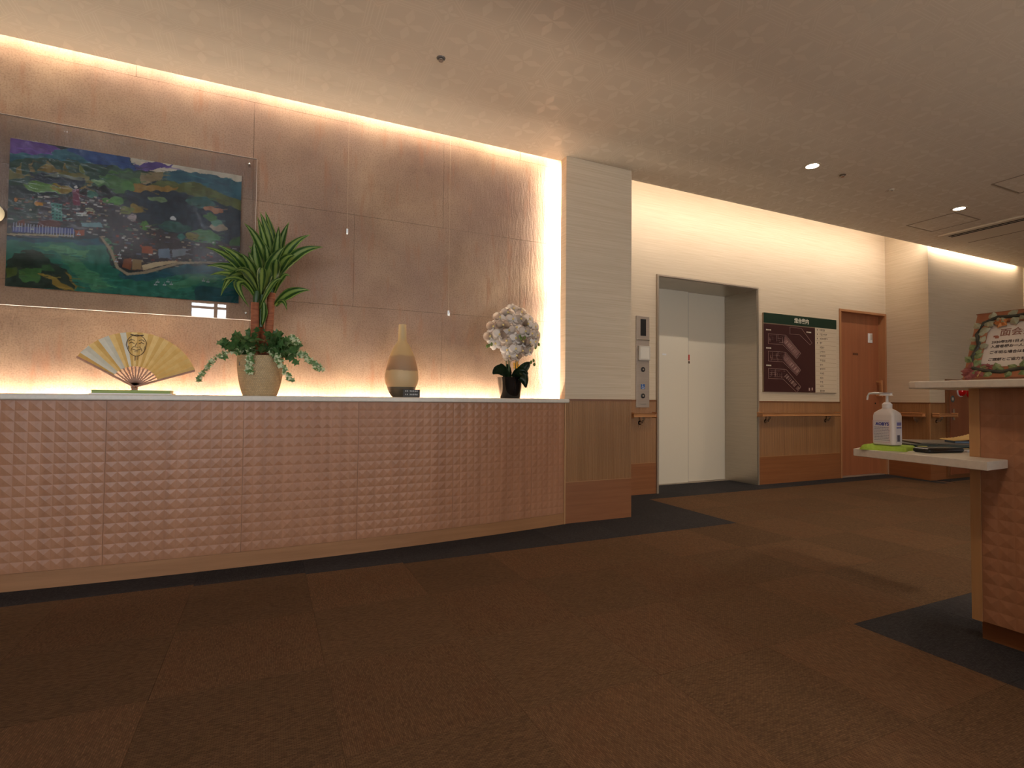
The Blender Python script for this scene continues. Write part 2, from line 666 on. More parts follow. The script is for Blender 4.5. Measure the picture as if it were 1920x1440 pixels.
# split-face relief, long wavy ridges
mp5 = N.new('ShaderNodeMapping')
mp5.inputs['Scale'].default_value = (34, 1, 8)
mp5.inputs['Rotation'].default_value = (0, 0.28, 0)
L.new(tc.outputs['Object'], mp5.inputs['Vector'])
n5 = N.new('ShaderNodeTexNoise')
n5.inputs['Scale'].default_value = 1.6
n5.inputs['Detail'].default_value = 6
n5.inputs['Roughness'].default_value = 0.6
n5.inputs['Distortion'].default_value = 0.5
L.new(mp5.outputs['Vector'], n5.inputs['Vector'])
bp = N.new('ShaderNodeBump')
bp.inputs['Strength'].default_value = 0.75
bp.inputs['Distance'].default_value = 0.006
L.new(n5.outputs['Fac'], bp.inputs['Height'])
L.new(bp.outputs['Normal'], b.inputs['Normal'])
M['stone'] = m
M['stone_back'] = mat('stone_backing', (80, 66, 56), rough=0.9)


def glassy(name, tint, refl):
    """thin clear sheet: light passes, the surface mirrors by Fresnel"""
    m = bpy.data.materials.new(name)
    m.use_nodes = True
    nt = m.node_tree
    for n in list(nt.nodes):
        if n.type != 'OUTPUT_MATERIAL':
            nt.nodes.remove(n)
    out = [n for n in nt.nodes if n.type == 'OUTPUT_MATERIAL'][0]
    t = nt.nodes.new('ShaderNodeBsdfTransparent')
    t.inputs['Color'].default_value = tint
    g = nt.nodes.new('ShaderNodeBsdfGlossy')
    g.inputs['Roughness'].default_value = 0.01
    fr = nt.nodes.new('ShaderNodeFresnel')
    fr.inputs['IOR'].default_value = refl
    mx = nt.nodes.new('ShaderNodeMixShader')
    nt.links.new(fr.outputs[0], mx.inputs[0])
    nt.links.new(t.outputs[0], mx.inputs[1])
    nt.links.new(g.outputs[0], mx.inputs[2])
    nt.links.new(mx.outputs[0], out.inputs['Surface'])
    return m


M['acrylic'] = glassy('clear_acrylic', (0.95, 0.95, 0.96, 1), 1.49)
M['acrylic_edge'] = mat('polished_acrylic_edge', (235, 225, 215), rough=0.3)  # pale colour stands in for light glowing in the clear edge
M['glass'] = glassy('window_glass', (0.92, 0.95, 0.95, 1), 1.5)
# =================================================================== STRUCTURE
GX, GY = 0.6941, 1.9050          # one corner of the carpet grid
YP, YE, YS = 3.3715, 4.131, 3.55  # pier face, lift wall face, stone face
ZC = 2.7224


def yfront(x):
    return 3.178 + 0.034 * (x + 0.35) ** 2


# ---- floor with carpet tiles
floor = struct(box('floor', M['subfloor'], None, -4.2, 9.4, -3.0, 4.70, -0.20, -0.006))
_tile_cache = {}


def tile(x0, x1, y0, y1, m, rot):
    g = 0.0003
    w, d = round(x1 - x0 - 2 * g, 4), round(y1 - y0 - 2 * g, 4)
    if rot:
        w, d = d, w
    key = (w, d, m.name)
    if key not in _tile_cache:
        b_ = MB()
        b_.box(-w / 2, w / 2, -d / 2, d / 2, -0.006, 0.0, bevel=0.0006, segs=1)
        me = bpy.data.meshes.new('carpet_tile')
        b_.bm.to_mesh(me)
        b_.bm.free()
        me.materials.append(m)
        _tile_cache[key] = me
    o = bpy.data.objects.new('carpet_tile', _tile_cache[key])
    COL.objects.link(o)
    o.parent = floor
    o.location = ((x0 + x1) / 2, (y0 + y1) / 2, 0)
    if rot:
        o.rotation_euler.z = math.pi / 2
    return o


EXT = {-6: 0.075, -5: 0.075, -4: 0.075, -3: 0.07, -2: 0.045, -1: 0.02}
for i in range(-6, 17):
    for j in range(-4, 5):
        x0, x1 = GX + 0.5 * i, GX + 0.5 * (i + 1)
        y0, y1 = GY + 0.5 * j, GY + 0.5 * (j + 1)
        if j == 1:
            y1 += EXT.get(i, 0)
        if j == 2:
            y0 += EXT.get(i, 0)
        rot = (i + j) % 2 == 0
        brown = M['carpet_brown'] if rot else M['carpet_brown_b']
        blue = M['carpet_blue']
        if x0 > 7.15 and y1 > 3.6:
            y1 = 3.598
            if y1 - y0 < 0.03:
                continue
        if j == 4:
            y1 = 4.129
            if x0 > 7.15 or x0 < 2.5:
                continue
        if x0 < 2.0 and j >= 3:
            continue
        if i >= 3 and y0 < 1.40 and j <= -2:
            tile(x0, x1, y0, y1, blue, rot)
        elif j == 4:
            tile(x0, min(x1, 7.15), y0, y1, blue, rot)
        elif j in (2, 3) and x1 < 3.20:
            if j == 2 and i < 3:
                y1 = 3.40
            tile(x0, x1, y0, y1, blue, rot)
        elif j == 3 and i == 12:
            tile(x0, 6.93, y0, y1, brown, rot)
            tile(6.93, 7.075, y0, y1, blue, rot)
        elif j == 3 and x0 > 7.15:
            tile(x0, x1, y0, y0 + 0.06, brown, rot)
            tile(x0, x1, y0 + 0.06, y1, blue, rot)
        else:
            tile(x0, x1, y0, y1, brown, rot)

# ---- ceiling
c = MB()
c.box(-4.2, 1.985, -3.0, 3.468, ZC, 2.765)
c.box(1.985, 2.581, -3.0, 3.42, ZC, 2.765)
c.box(2.581, 9.4, -3.0, 3.5155, ZC, 2.765)
ceiling = struct(c.build('ceiling', M['ceiling']))
cv = MB()
cv.box(-4.2, 2.30, 3.28, 3.66, 2.90, 2.96)
cv.box(-4.2, 2.30, 3.28, 3.32, 2.765, 2.90)
cv.box(2.30, 9.4, 3.28, 4.30, 3.05, 3.10)
cv.box(2.30, 9.4, 3.28, 3.32, 2.765, 3.05)
cv.box(2.285, 2.30, 3.28, 3.66, 2.90, 3.10)
struct(cv.build('trim_1', M['cove_white'], None))   # cove linings above the ceiling edge

# ---- stone feature wall, slab by slab
wall_left = struct(box('wall_left', M['stone_back'], None, -2.5, 2.10, 3.572, 3.66, 0.60, 2.90))
rows = [(0.75, 0.90, -0.11), (0.90, 1.50, -0.11), (1.50, 2.10, 0.49), (2.10, 2.70, -0.11), (2.70, 2.90, 0.49)]
for (z0, z1, off) in rows:
    xs = sorted({round(off + 1.2 * k, 3) for k in range(-4, 4) if -2.48 < off + 1.2 * k < 2.05} | {-2.5, 2.098})
    for a, b2 in zip(xs[:-1], xs[1:]):
        g = 0.0007
        dy = random.uniform(-0.0005, 0.0005)
        bm_ = MB()
        nx, nz = max(2, int((b2 - a) / 0.05)), max(2, int((z1 - z0) / 0.05))
        # front face with the uneven split surface, sides and back closed
        grid = []
        for iz in range(nz + 1):
            rr = []
            for ix in range(nx + 1):
                x = a + g + (b2 - a - 2 * g) * ix / nx
                z = z0 + g + (z1 - z0 - 2 * g) * iz / nz
                h = noise.noise(Vector((x * 5.0, dy * 900, z * 3.0))) * 0.0016 + noise.noise(Vector((x * 14, 3.3, z * 9))) * 0.0008
                rr.append(bm_.bm.verts.new((x, YS + dy + h, z)))
            grid.append(rr)
        for iz in range(nz):
            for ix in range(nx):
                f = bm_.bm.faces.new((grid[iz][ix], grid[iz][ix + 1], grid[iz + 1][ix + 1], grid[iz + 1][ix]))
                f.smooth = True
        ed = [e for e in bm_.bm.edges if len(e.link_faces) == 1]
        for e in ed:
            e.smooth = False
        ex = bmesh.ops.extrude_edge_only(bm_.bm, edges=ed)
        for v in [q for q in ex['geom'] if isinstance(q, bmesh.types.BMVert)]:
            v.co.y = 3.572
        bm_.build('stone_slab', M['stone'], wall_left)

# ---- pier between the stone wall and the lift lobby
pier = MB()
pier.box(1.985, 2.581, YP + 0.004, 3.455, 0.911, ZC)
pier.box(2.10, 2.581, 3.455, 4.25, 0.0, 3.05)
pier.box(1.985, 2.10, YP + 0.004, 3.455, 0.0, 0.911)
wall_center = struct(pier.build('wall_center', M['wallpaper']))


def wainscot(parent, pts, tag_='', outer=0.0):
    """pts: plan polyline of the wall face; boards sit proud of it"""
    for (x0, y0), (x1, y1) in zip(pts[:-1], pts[1:]):
        d = Vector((x1 - x0, y1 - y0, 0))
        ln_ = d.length
        t = d / ln_
        n = Vector((t.y, -t.x, 0))
        c0 = Vector(((x0 + x1) / 2, (y0 + y1) / 2, 0))
        for nm, mm, za, zb, th in (('skirting_board', M['skirt'], 0.0, 0.2985, 0.006), ('bead', M['bead'], 0.2985, 0.3025, 0.007),
                                   ('dado_panel', M['dado'], 0.3025, 0.897, 0.004), ('dado_cap', M['cap'], 0.897, 0.912, 0.009)):
            MB().quadbox(c0 + n * (th / 2 - 0.004) + Vector((0, 0, (za + zb) / 2)), t, n, (0, 0, 1), ln_ / 2, th / 2 + 0.004,
                         (zb - za) / 2).build(nm, mm, parent)


wainscot(wall_center, [(1.985, YP + 0.004), (2.581, YP + 0.004)])

# ---- lift wall
w = MB()
w.box(2.581, 3.472, YE, 4.30, 0.0, 3.05)
w.box(4.845, 6.235, YE, 4.30, 0.0, 3.05)
w.box(3.472, 4.845, YE, 4.30, 2.14, 3.05)
w.box(6.235, 7.20, YE, 4.30, 2.035, 3.05)
wall_back = struct(w.build('wall_back', M['wallpaper']))
wainscot(wall_back, [(2.581, YE), (3.468, YE)])
wainscot(wall_back, [(4.849, YE), (6.233, YE)])

# ---- projecting wall on the right
wr = MB()
wr.prism([(7.155, 4.30), (7.155, YE), (7.065, 3.60), (9.3, 3.60), (9.3, 4.30)], 0.0, 3.05)
wall_right = struct(wr.build('wall_right', M['wallpaper']))
wainscot(wall_right, [(7.150, YE - 0.03), (7.065, 3.60)])
wainscot(wall_right, [(7.063, 3.60), (9.3, 3.60)])

# ---- walls outside the picture
struct(box('wall_far_right', M['plain_wall'], None, 9.3, 9.4, -3.0, 4.3, 0.0, 3.05))
struct(box('wall_far_left', M['plain_wall'], None, -4.3, -4.2, -3.0, 3.66, 0.0, 2.96))
struct(box('wall_alcove_end', M['wallpaper'], None, -4.2, -2.5, 3.38, 3.66, 0.0, 2.90))
wb = MB()
wins = [(-3.7, -1.8, 2.13, 0.9), (-1.22, -0.62, 2.48, 0.9), (2.0, 5.0, 2.2, 0.3)]  # last opening is added for the fill light on the ceiling
xs = [-4.3, -3.7, -1.8, -1.22, -0.62, 2.0, 5.0, 9.4]
for k in range(0, 7, 2):
    wb.box(xs[k], xs[k + 1], -3.1, -3.0, 0.0, 2.765)
for a, b2, zt, zs in wins:
    wb.box(a, b2, -3.1, -3.0, 0.0, zs)
    wb.box(a, b2, -3.1, -3.0, zt, 2.765)
struct(wb.build('wall_behind', M['plain_wall']))
for k, (a, b2, zt, zs) in enumerate(wins):
    wn = bpy.data.objects.new('window_%d' % (k + 1), None)
    COL.objects.link(wn)
    wn.location = ((a + b2) / 2, -3.05, zs)
    struct(wn, ('wide', 'narrow', 'tall')[k] + ' white framed window in the wall behind the viewer')
    fr = MB()
    fr.box(a, a + 0.05, -3.08, -3.02, zs, zt).box(b2 - 0.05, b2, -3.08, -3.02, zs, zt)
    fr.box(a, b2, -3.08, -3.02, zs, zs + 0.05).box(a, b2, -3.08, -3.02, zt - 0.03, zt)
    fr.box(a, b2, -3.08, -3.02, zt - 0.12, zt - 0.085)
    mid = a + (b2 - a) * 0.66
    fr.box(mid - 0.025, mid + 0.025, -3.08, -3.02, zs, zt)
    fr.build('window_frame', M['white_pl'], wn)
    for (xa, xb) in ((a + 0.05, mid - 0.025), (mid + 0.025, b2 - 0.05)):
        for (za, zb) in ((zs + 0.05, zt - 0.12), (zt - 0.085, zt - 0.03)):
            box('pane', M['glass'], wn, xa, xb, -3.052, -3.048, za, zb)

# ---- wooden door beside the directory sign
d1 = bpy.data.objects.new('door_1', None)
COL.objects.link(d1)
d1.location = (6.695, 4.15, 0)
struct(d1, 'red oak door with a small white plate')
fr = MB()
fr.box(6.235, 6.262, 4.119, 4.23, 0, 2.035).box(7.118, 7.150, 4.119, 4.23, 0, 2.035).box(6.262, 7.118, 4.119, 4.23, 2.008, 2.035)
fr.build('door_frame', M['door_frame'], d1)
lf = box('door_leaf', M['door_wood'], d1, 6.262, 7.118, 4.20, 4.24, 0.008, 2.008)
pl_ = MB().box(7.055, 7.075, 4.125, 4.145, 0.98, 1.19, 0.004)
pl_.box(7.055, 7.075, 4.145, 4.20, 1.16, 1.185, 0.003).box(7.055, 7.075, 4.145, 4.20, 0.985, 1.01, 0.003)
pl_.build('pull_handle', M['rail'], d1)
np_ = MB().box(6.90, 6.985, 4.193, 4.20, 1.665, 1.785, 0.002).build('name_plate', M['white_pl'], d1)
box('name_plate_slot', M['grey_pl'], np_, 6.942, 6.978, 4.191, 4.193, 1.70, 1.775)
box('room_label', mat('brown_engraved_label', (96, 56, 34), rough=0.5), d1, 6.60, 6.70, 4.197, 4.20, 1.495, 1.522)
box('keyhole_plate', M['dark'], d1, 7.03, 7.05, 4.197, 4.20, 0.885, 0.905)
box('threshold', M['steel_d'], d1, 6.262, 7.118, 4.13, 4.24, -0.004, 0.006)

# =================================================================== LIFT
lift = thing('elevator_entrance', 'elevator doorway with two cream sliding door panels in a brushed steel frame', 'elevator', (4.157, 4.3, 0))
for nm, a, b2 in (('jamb', 3.472, 3.486), ('jamb', 4.831, 4.845)):
    box(nm, M['steel'], lift, a, b2, 4.118, 4.56, 0, 2.14)
box('lintel', M['steel'], lift, 3.486, 4.831, 4.118, 4.56, 2.126, 2.14)
arch = mat('satin_architrave', (176, 160, 142), rough=0.4, metallic=0.5)
for nm, a, b2 in (('architrave', 3.458, 3.476), ('architrave', 4.841, 4.857)):
    box(nm, arch, lift, a, b2, 4.110, 4.131, 0, 2.152)
box('architrave', arch, lift, 3.476, 4.841, 4.110, 4.131, 2.136, 2.152)
dp = MB().box(3.40, 4.252, 4.537, 4.56, 0.004, 2.20, 0.002).build('door_panel', M['lift_white'], lift)
box('closing_edge', mat('rubber_edge', (96, 86, 76), rough=0.6), dp, 4.2522, 4.2562, 4.540, 4.558, 0.006, 2.12)  # dark strip added so the seam between the panels shows
dp2 = MB().box(4.225, 4.90, 4.565, 4.59, 0.004, 2.20, 0.002).build('door_panel', M['lift_white'], lift)
box('warning_sticker', mat('red_sticker', (196, 60, 44), rough=0.4), dp2, 4.268, 4.298, 4.5635, 4.5645, 1.36, 1.425)
box('warning_sticker', mat('brown_sticker', (92, 66, 44), rough=0.4), dp2, 4.268, 4.30, 4.5635, 4.5645, 1.325, 1.352)
box('paper_sticker', M['white_pl'], dp, 3.885, 3.94, 4.5355, 4.5365, 1.40, 1.418)
box('sill', M['steel_d'], lift, 3.486, 4.831, 4.50, 4.60, -0.004, 0.003)
box('lift_floor_strip', M['carpet_blue'], lift, 3.486, 4.831, 4.129, 4.50, -0.006, 0.0)
box('shaft_back', M['dark'], lift, 3.35, 4.95, 4.60, 4.64, 0, 2.30)
sh = MB().box(3.35, 3.40, 4.30, 4.64, 0, 2.30).box(4.90, 4.95, 4.30, 4.64, 0, 2.30).box(3.35, 4.95, 4.30, 4.64, 2.205, 2.30)
sh.build('shaft_lining', M['dark'], lift)

# call panel
cp = thing('elevator_call_panel', 'tall steel call panel with black floor display left of the elevator doors', 'call panel', (3.29, 4.125, 0.837))
MB().box(3.212, 3.369, 4.119, YE, 0.837, 1.723, 0.003).build('plate', M['steel_d'], cp)
box('floor_display', M['black'], cp, 3.260, 3.326, 4.1175, 4.119, 1.532, 1.694)
MB().box(3.212, 3.369, 4.112, 4.12, 1.488, 1.50, 0.003).build('visor_lip', M['steel'], cp)
cc = MB().box(3.229, 3.364, 4.098, 4.119, 1.292, 1.432, 0.004).build('card_cover', M['grey_pl'], cp)
MB().box(3.243, 3.350, 4.096, 4.098, 1.304, 1.420, 0.002).build('card_cover_face', mat('cover_face', (206, 198, 186), rough=0.5), cc)
blue_sign = mat('blue_wheelchair_sign', (62, 92, 140), rough=0.5)
for z in (1.205, 0.949):
    bt = MB().lathe([(0.024, 0.0), (0.024, -0.004), (0.016, -0.006)], (3.29, 4.119, z), 20, 'y').build('call_button', M['black'], cp)
    MB().lathe([(0.009, 0.0), (0.009, -0.001)], (3.29, 4.113, z), 14, 'y').build('button_cap', M['steel_d'], bt)
ws = box('wheelchair_sign', blue_sign, cp, 3.266, 3.314, 4.1175, 4.119, 1.015, 1.063)
wc = MB()
wc.tube([(3.290 + 0.011 * math.cos(q), 4.117, 1.031 + 0.011 * math.sin(q)) for q in [math.radians(100 + k * 25) for k in range(11)]], 0.0018, 5)
wc.tube([(3.285, 4.117, 1.052), (3.287, 4.117, 1.038), (3.299, 4.117, 1.037), (3.303, 4.117, 1.024), (3.308, 4.117, 1.025)], 0.002, 5)
wc.lathe([(0.0001, 0.001), (0.0035, 0.0), (0.0035, -0.001)], (3.284, 4.118, 1.057), 10, 'y')
wc.build('wheelchair_symbol', M['white_pl'], ws)
box('maker_plate', M['steel'], cp, 3.262, 3.318, 4.118, 4.119, 0.866, 0.874)


# handrails
def handrail(label, a, b2, brackets, z=0.765):
    """a,b2: plan ends on the wall face (facing the room)"""
    a, b2 = Vector((a[0], a[1], 0)), Vector((b2[0], b2[1], 0))
    t = (b2 - a).normalized()
    n = Vector((t.y, -t.x, 0))
    r = thing('handrail', label, 'handrail', (a + b2) / 2 + Vector((0, 0, z)), 'oak handrails along the lift lobby walls')
    c0 = (a + b2) / 2 + n * 0.055
    MB().quadbox(c0 + Vector((0, 0, z)), t, n, (0, 0, 1), (b2 - a).length / 2, 0.026, 0.017, 0.010).build('rail', M['rail'], r)
    for s in brackets:
        p = a + t * s
        q = MB()
        q.tube([p + n * 0.004 + Vector((0, 0, z - 0.075)), p + n * 0.035 + Vector((0, 0, z - 0.07)), p + n * 0.053 + Vector((0, 0, z - 0.045)),
                p + n * 0.055 + Vector((0, 0, z - 0.017))], [0.013, 0.011, 0.011, 0.014], 10)
        q.lathe([(0.022, 0.0), (0.022, 0.006)], p + n * 0.0 + Vector((0, 0, z - 0.075)), 14, 'y')
        q.build('bracket', M['chrome'], r, True)
    return r


handrail('short oak handrail under the steel call panel', (3.12, YE - 0.004), (3.392, YE - 0.004), [0.14])
handrail('long oak handrail under the dark floor directory sign', (4.82, YE - 0.004), (6.115, YE - 0.004), [0.15, 1.15])
handrail('oak handrail on the slanted wall right of the red oak door', (7.14, 4.06), (7.075, 3.64), [0.08, 0.32])
handrail('oak handrail on the wall ending at the hydrant cabinet', (7.07, 3.596), (7.46, 3.596), [0.12])

# =================================================================== DIRECTORY SIGN
sg = thing('directory_sign', 'dark maroon floor directory sign with green header and cream list column', 'sign', (5.54, 4.12, 1.01))
SX0, SX1, SZ0, SZ1 = 4.930, 6.152, 1.012, 1.886
MB().box(SX0, SX1, 4.112, YE, SZ0, SZ1, 0.002).build('backing_board', mat('sign_edge', (150, 128, 104), rough=0.5), sg)
maroon = mat('maroon_sign_face', (62, 30, 30), rough=0.4)
LX = SX0 + 0.688 * (SX1 - SX0)
box('map_panel', maroon, sg, SX0, LX, 4.109, 4.112, SZ0 + 0.004, 1.765)
hd = box('header_band', mat('dark_green_header', (22, 48, 34), rough=0.4), sg, SX0, SX1, 4.107, 4.112, 1.776, SZ1)
ls = box('list_panel', mat('cream_list', (206, 186, 160), rough=0.5), sg, LX + 0.003, SX1, 4.109, 4.112, SZ0 + 0.004, 1.774)
cream = mat('cream_lettering', (214, 204, 186), rough=0.5)
ink = mat('dark_ink', (70, 50, 40), rough=0.6)
text('header_text', '総合案内', 0.062, cream, hd, (SX0 + 0.50 * (SX1 - SX0), 4.1065, 1.808), (1, 0, 0), (0, 0, 1), 'CENTER', 0.0012)
rw = (1.774 - SZ0) / 15.0
row_line = mat('list_rule', (150, 120, 96), rough=0.6)
random.seed(3)
wid = [0.075, 0.13, 0.13, 0.035, 0.075, 0.085, 0.095, 0.095, 0.05, 0.08, 0.065, 0.05, 0.055, 0.055, 0.085]
for k in range(15):
    zt = 1.774 - rw * k
    if k:
        box('list_rule', row_line, ls, LX + 0.012, SX1 - 0.008, 4.1082, 4.109, zt - 0.001, zt + 0.001)
    q = MB()
    x = LX + 0.085
    while x < LX + 0.085 + wid[k]:
        ww = random.uniform(0.010, 0.017)
        hh = random.uniform(0.008, 0.0115)
        zc_ = zt - rw * 0.5
        q.box(x, x + ww, 4.1084, 4.109, zc_ + hh * 0.4, zc_ + hh)
        q.box(x + ww * 0.35, x + ww * 0.6, 4.1084, 4.109, zc_ - hh, zc_ + hh)
        if random.random() < 0.7:
            q.box(x, x + ww, 4.1084, 4.109, zc_ - hh, zc_ - hh * 0.6)
        x += ww + 0.006
    if k < 4:
        q.box(LX + 0.035, LX + 0.045, 4.1084, 4.109, zt - rw * 0.5 - 0.008, zt - rw * 0.5 + 0.008)
    q.build('list_entry', ink, ls)['kind'] = 'stuff'
plan_line = mat('plan_lines', (176, 146, 136), rough=0.6)
plan_fill = mat('plan_fill', (112, 76, 72), rough=0.6)


def spt(u, v):
    """zoomed sign coordinates -> sign plane"""
    return SX0 + u * (SX1 - SX0), SZ0 + v * (SZ1 - SZ0)


def seg(q, p0, p1, w_=0.0022, y=4.1083):
    a, b2 = Vector((p0[0], y, p0[1])), Vector((p1[0], y, p1[1]))
    t = (b2 - a)
    l_ = t.length
    if l_ < 1e-5:
        return
    t /= l_
    n = Vector((t.z, 0, -t.x))
    q.quadbox((a + b2) / 2, t, (0, 1, 0), n, l_ / 2, 0.0005, w_ / 2)


def plan(u0, v0, dense, fill=True):
    q = MB()
    if fill:
        f = MB()
        W, H = 0.20, 0.125
        c1, c2 = spt(u0 + 0.22, v0 - 0.005), spt(u0 + 0.42, v0 - 0.21)
        c3, c4 = spt(u0 + 0.37, v0 - 0.285), spt(u0 + 0.195, v0 - 0.10)
        f.face([(c1[0], 4.1086, c1[1]), (c4[0], 4.1086, c4[1]), (c3[0], 4.1086, c3[1]), (c2[0], 4.1086, c2[1])])
        fo = f.build('plan_wing', plan_fill, sg)
    P = [(0, 0), (0.23, 0), (0.43, -0.22), (0.375, -0.295), (0.19, -0.125), (0, -0.125)]
    for a, b2 in zip(P, P[1:] + P[:1]):
        seg(q, spt(u0 + a[0], v0 + a[1]), spt(u0 + b2[0], v0 + b2[1]))
    for k in range(dense):
        u = random.uniform(0.01, 0.2)
        if random.random() < 0.5:
            v = -random.choice([0.025, 0.05, 0.075, 0.1])
            seg(q, spt(u0 + u, v0 + v), spt(u0 + min(0.22, u + random.uniform(0.03, 0.1)), v0 + v), 0.0018)
        else:
            va = -random.uniform(0, 0.08)
            seg(q, spt(u0 + u, v0 + va), spt(u0 + u, v0 + va - 0.04), 0.0018)
        s = random.uniform(0.05, 0.95)
        bx_, bz_ = 0.21 + 0.2 * s, -0.06 - 0.2 * s
        seg(q, spt(u0 + bx_ - 0.015, v0 + bz_ - 0.02), spt(u0 + bx_ + 0.02, v0 + bz_ + 0.015), 0.0018)
    q.build('floor_plan', plan_line, sg)


plan(0.055, 0.735, 26)
plan(0.055, 0.515, 26)
plan(0.055, 0.295, 34, False)
q = MB()
P = [(0.34, 0.845), (0.50, 0.84), (0.645, 0.66), (0.615, 0.635), (0.475, 0.755), (0.34, 0.755)]
for a, b2 in zip(P, P[1:] + P[:1]):
    seg(q, spt(*a), spt(*b2))
q.build('floor_plan', plan_line, sg)
q = MB()
for (u, v) in ((0.03, 0.785), (0.03, 0.555), (0.03, 0.335), (0.57, 0.80)):
    for k in range(4):
        a = spt(u + 0.017 * k, v)
        q.box(a[0], a[0] + 0.014, 4.1083, 4.109, a[1] - 0.007, a[1] + 0.007)
q.build('plan_caption', cream, sg)['kind'] = 'stuff'
q = MB()
for (u, v) in ((0.595, 0.045), (0.635, 0.05)):
    a = spt(u, v)
    q.box(a[0], a[0] + 0.02, 4.1083, 4.109, a[1] - 0.016, a[1] + 0.016)
q.build('compass_mark', plan_line, sg)['kind'] = 'stuff'

# =================================================================== HYDRANT CABINET
hc = thing('fire_hydrant_cabinet', 'dark red-brown wooden fire hydrant cabinet with red lamp behind the reception counter', 'cabinet', (8.0, 3.59, 0.0))
MB().box(7.38, 8.75, 3.580, 3.60, 0.02, 1.194, 0.003).build('surround', M['cap'], hc)
hd_ = MB().box(7.44, 8.69, 3.573, 3.585, 0.05, 1.17, 0.003).build('cabinet_door', mat('hydrant_door', (132, 74, 46), (144, 84, 54), rough=0.4, scale=(14, 14, 0.8), nscale=1.0), hc)
MB().box(7.478, 7.512, 3.560, 3.573, 0.705, 0.84, 0.003).build('latch_plate', M['chrome'], hd_)
red = mat('red_lamp_glass', (190, 18, 22), rough=0.15, coat=0.5)
for x, z, r in ((7.652, 1.055, 0.062), (7.853, 1.04, 0.055)):
    lp = MB()
    lp.lathe([(r * 1.15, 0.0), (r * 1.15, -0.012)], (x, 3.573, z), 24, 'y')
    lo_ = lp.build('lamp_base', M['white_pl'] if x < 7.7 else red, hc)
    MB().lathe([(r * math.cos(q_), -0.012 - r * 0.9 * math.sin(q_)) for q_ in [math.radians(k * 11) for k in range(9)]], (x, 3.573, z), 24, 'y').build('red_dome', red, lo_, True)
st_ = MB().lathe([(0.042, 0.0), (0.042, -0.002)], (7.49, 3.573, 0.958), 24, 'y').build('round_sticker', mat('sticker_teal', (74, 88, 92), rough=0.4), hd_)
MB().lathe([(0.020, 0.0), (0.020, -0.001)], (7.49, 3.571, 0.958), 20, 'y').build('sticker_centre', M['grey_pl'], st_)

# =================================================================== CEILING FITTINGS
def downlight(label, x, y, power):
    t = thing('downlight', label, 'light', (x, y, ZC), 'recessed downlights')
    MB().lathe([(0.045, -0.0005), (0.060, -0.0005), (0.060, -0.004), (0.045, -0.004), (0.045, -0.0005)], (x, y, ZC), 32, cap=False).build('trim_ring', M['ac_white'], t, True)
    MB().lathe([(0.0445, -0.0006), (0.0445, -0.0028), (0.03, -0.0034)], (x, y, ZC), 32).build('lens', M['lamp_glow'], t)
    d = bpy.data.lights.new('downlight_beam', 'SPOT')
    d.energy = power
    d.spot_size = math.radians(125)
    d.spot_blend = 0.7
    d.shadow_soft_size = 0.11
    d.color = (1.0, 0.82, 0.6)
    o = bpy.data.objects.new('downlight_beam', d)
    COL.objects.link(o)
    o.parent = t
    o.location = (0, 0, -0.03)
    return t


downlight('round recessed ceiling downlight, the nearer one above the elevator doors', 3.768, 2.695, 56)
downlight('round recessed ceiling downlight beside the air conditioner grille', 5.817, 2.70, 56)
downlight('round recessed ceiling downlight right above the framed notice on the reception counter', 3.65, 0.0, 115)
downlight('round recessed ceiling downlight over the carpet left of the reception counter', 1.1, 0.35, 54)  # lamp added to brighten the counter fronts
downlight('round recessed ceiling downlight in front of the hydrant cabinet, right of the air conditioner', 7.9, 0.9, 40)  # lamp added out of view for extra light at the far right


def sprinkler(label, x, y, m_):
    t = thing('sprinkler_head', label, 'sprinkler', (x, y, ZC), 'ceiling sprinkler heads')
    MB().lathe([(0.024, 0.0), (0.022, -0.004), (0.015, -0.006)], (x, y, ZC), 24).build('escutcheon', m_, t, True)
    MB().lathe([(0.012, -0.005), (0.011, -0.012), (0.015, -0.013), (0.013, -0.016)], (x, y, ZC), 16).build('deflector', M['chrome'], t, True)


sprinkler('small dark sprinkler head on the ceiling above the orchid side of the stone wall', 0.802, 2.687, mat('sensor_grey', (96, 88, 84), rough=0.4))
sprinkler('small dark sprinkler head just right of the nearer downlight', 4.136, 2.70, mat('sensor_brown', (92, 70, 52), rough=0.5))
sprinkler('small bright sprinkler head midway between the two downlights', 4.79, 2.71, mat('sensor_white', (220, 206, 186), rough=0.4))


def hatch(label, x0, x1, y0, y1):
    t = thing('ceiling_hatch', label, 'ceiling hatch', ((x0 + x1) / 2, (y0 + y1) / 2, ZC), 'ceiling access hatches')
    f = 0.012
    q = MB()
    q.box(x0, x1, y0, y0 + f, ZC - 0.003, ZC).box(x0, x1, y1 - f, y1, ZC - 0.003, ZC)
    q.box(x0, x0 + f, y0 + f, y1 - f, ZC - 0.003, ZC).box(x1 - f, x1, y0 + f, y1 - f, ZC - 0.003, ZC)
    q.build('hatch_frame', mat('hatch_frame', (150, 130, 108), rough=0.5), t)
    box('hatch_panel', M['ceiling'], t, x0 + f + 0.003, x1 - f - 0.003, y0 + f + 0.003, y1 - f - 0.003, ZC - 0.002, ZC)


hatch('square ceiling access hatch at the right edge of the picture', 5.396, 5.846, 1.83, 2.282)
hatch('square ceiling access hatch between the far downlight and the bright wall', 5.90, 6.35, 2.77, 3.20)

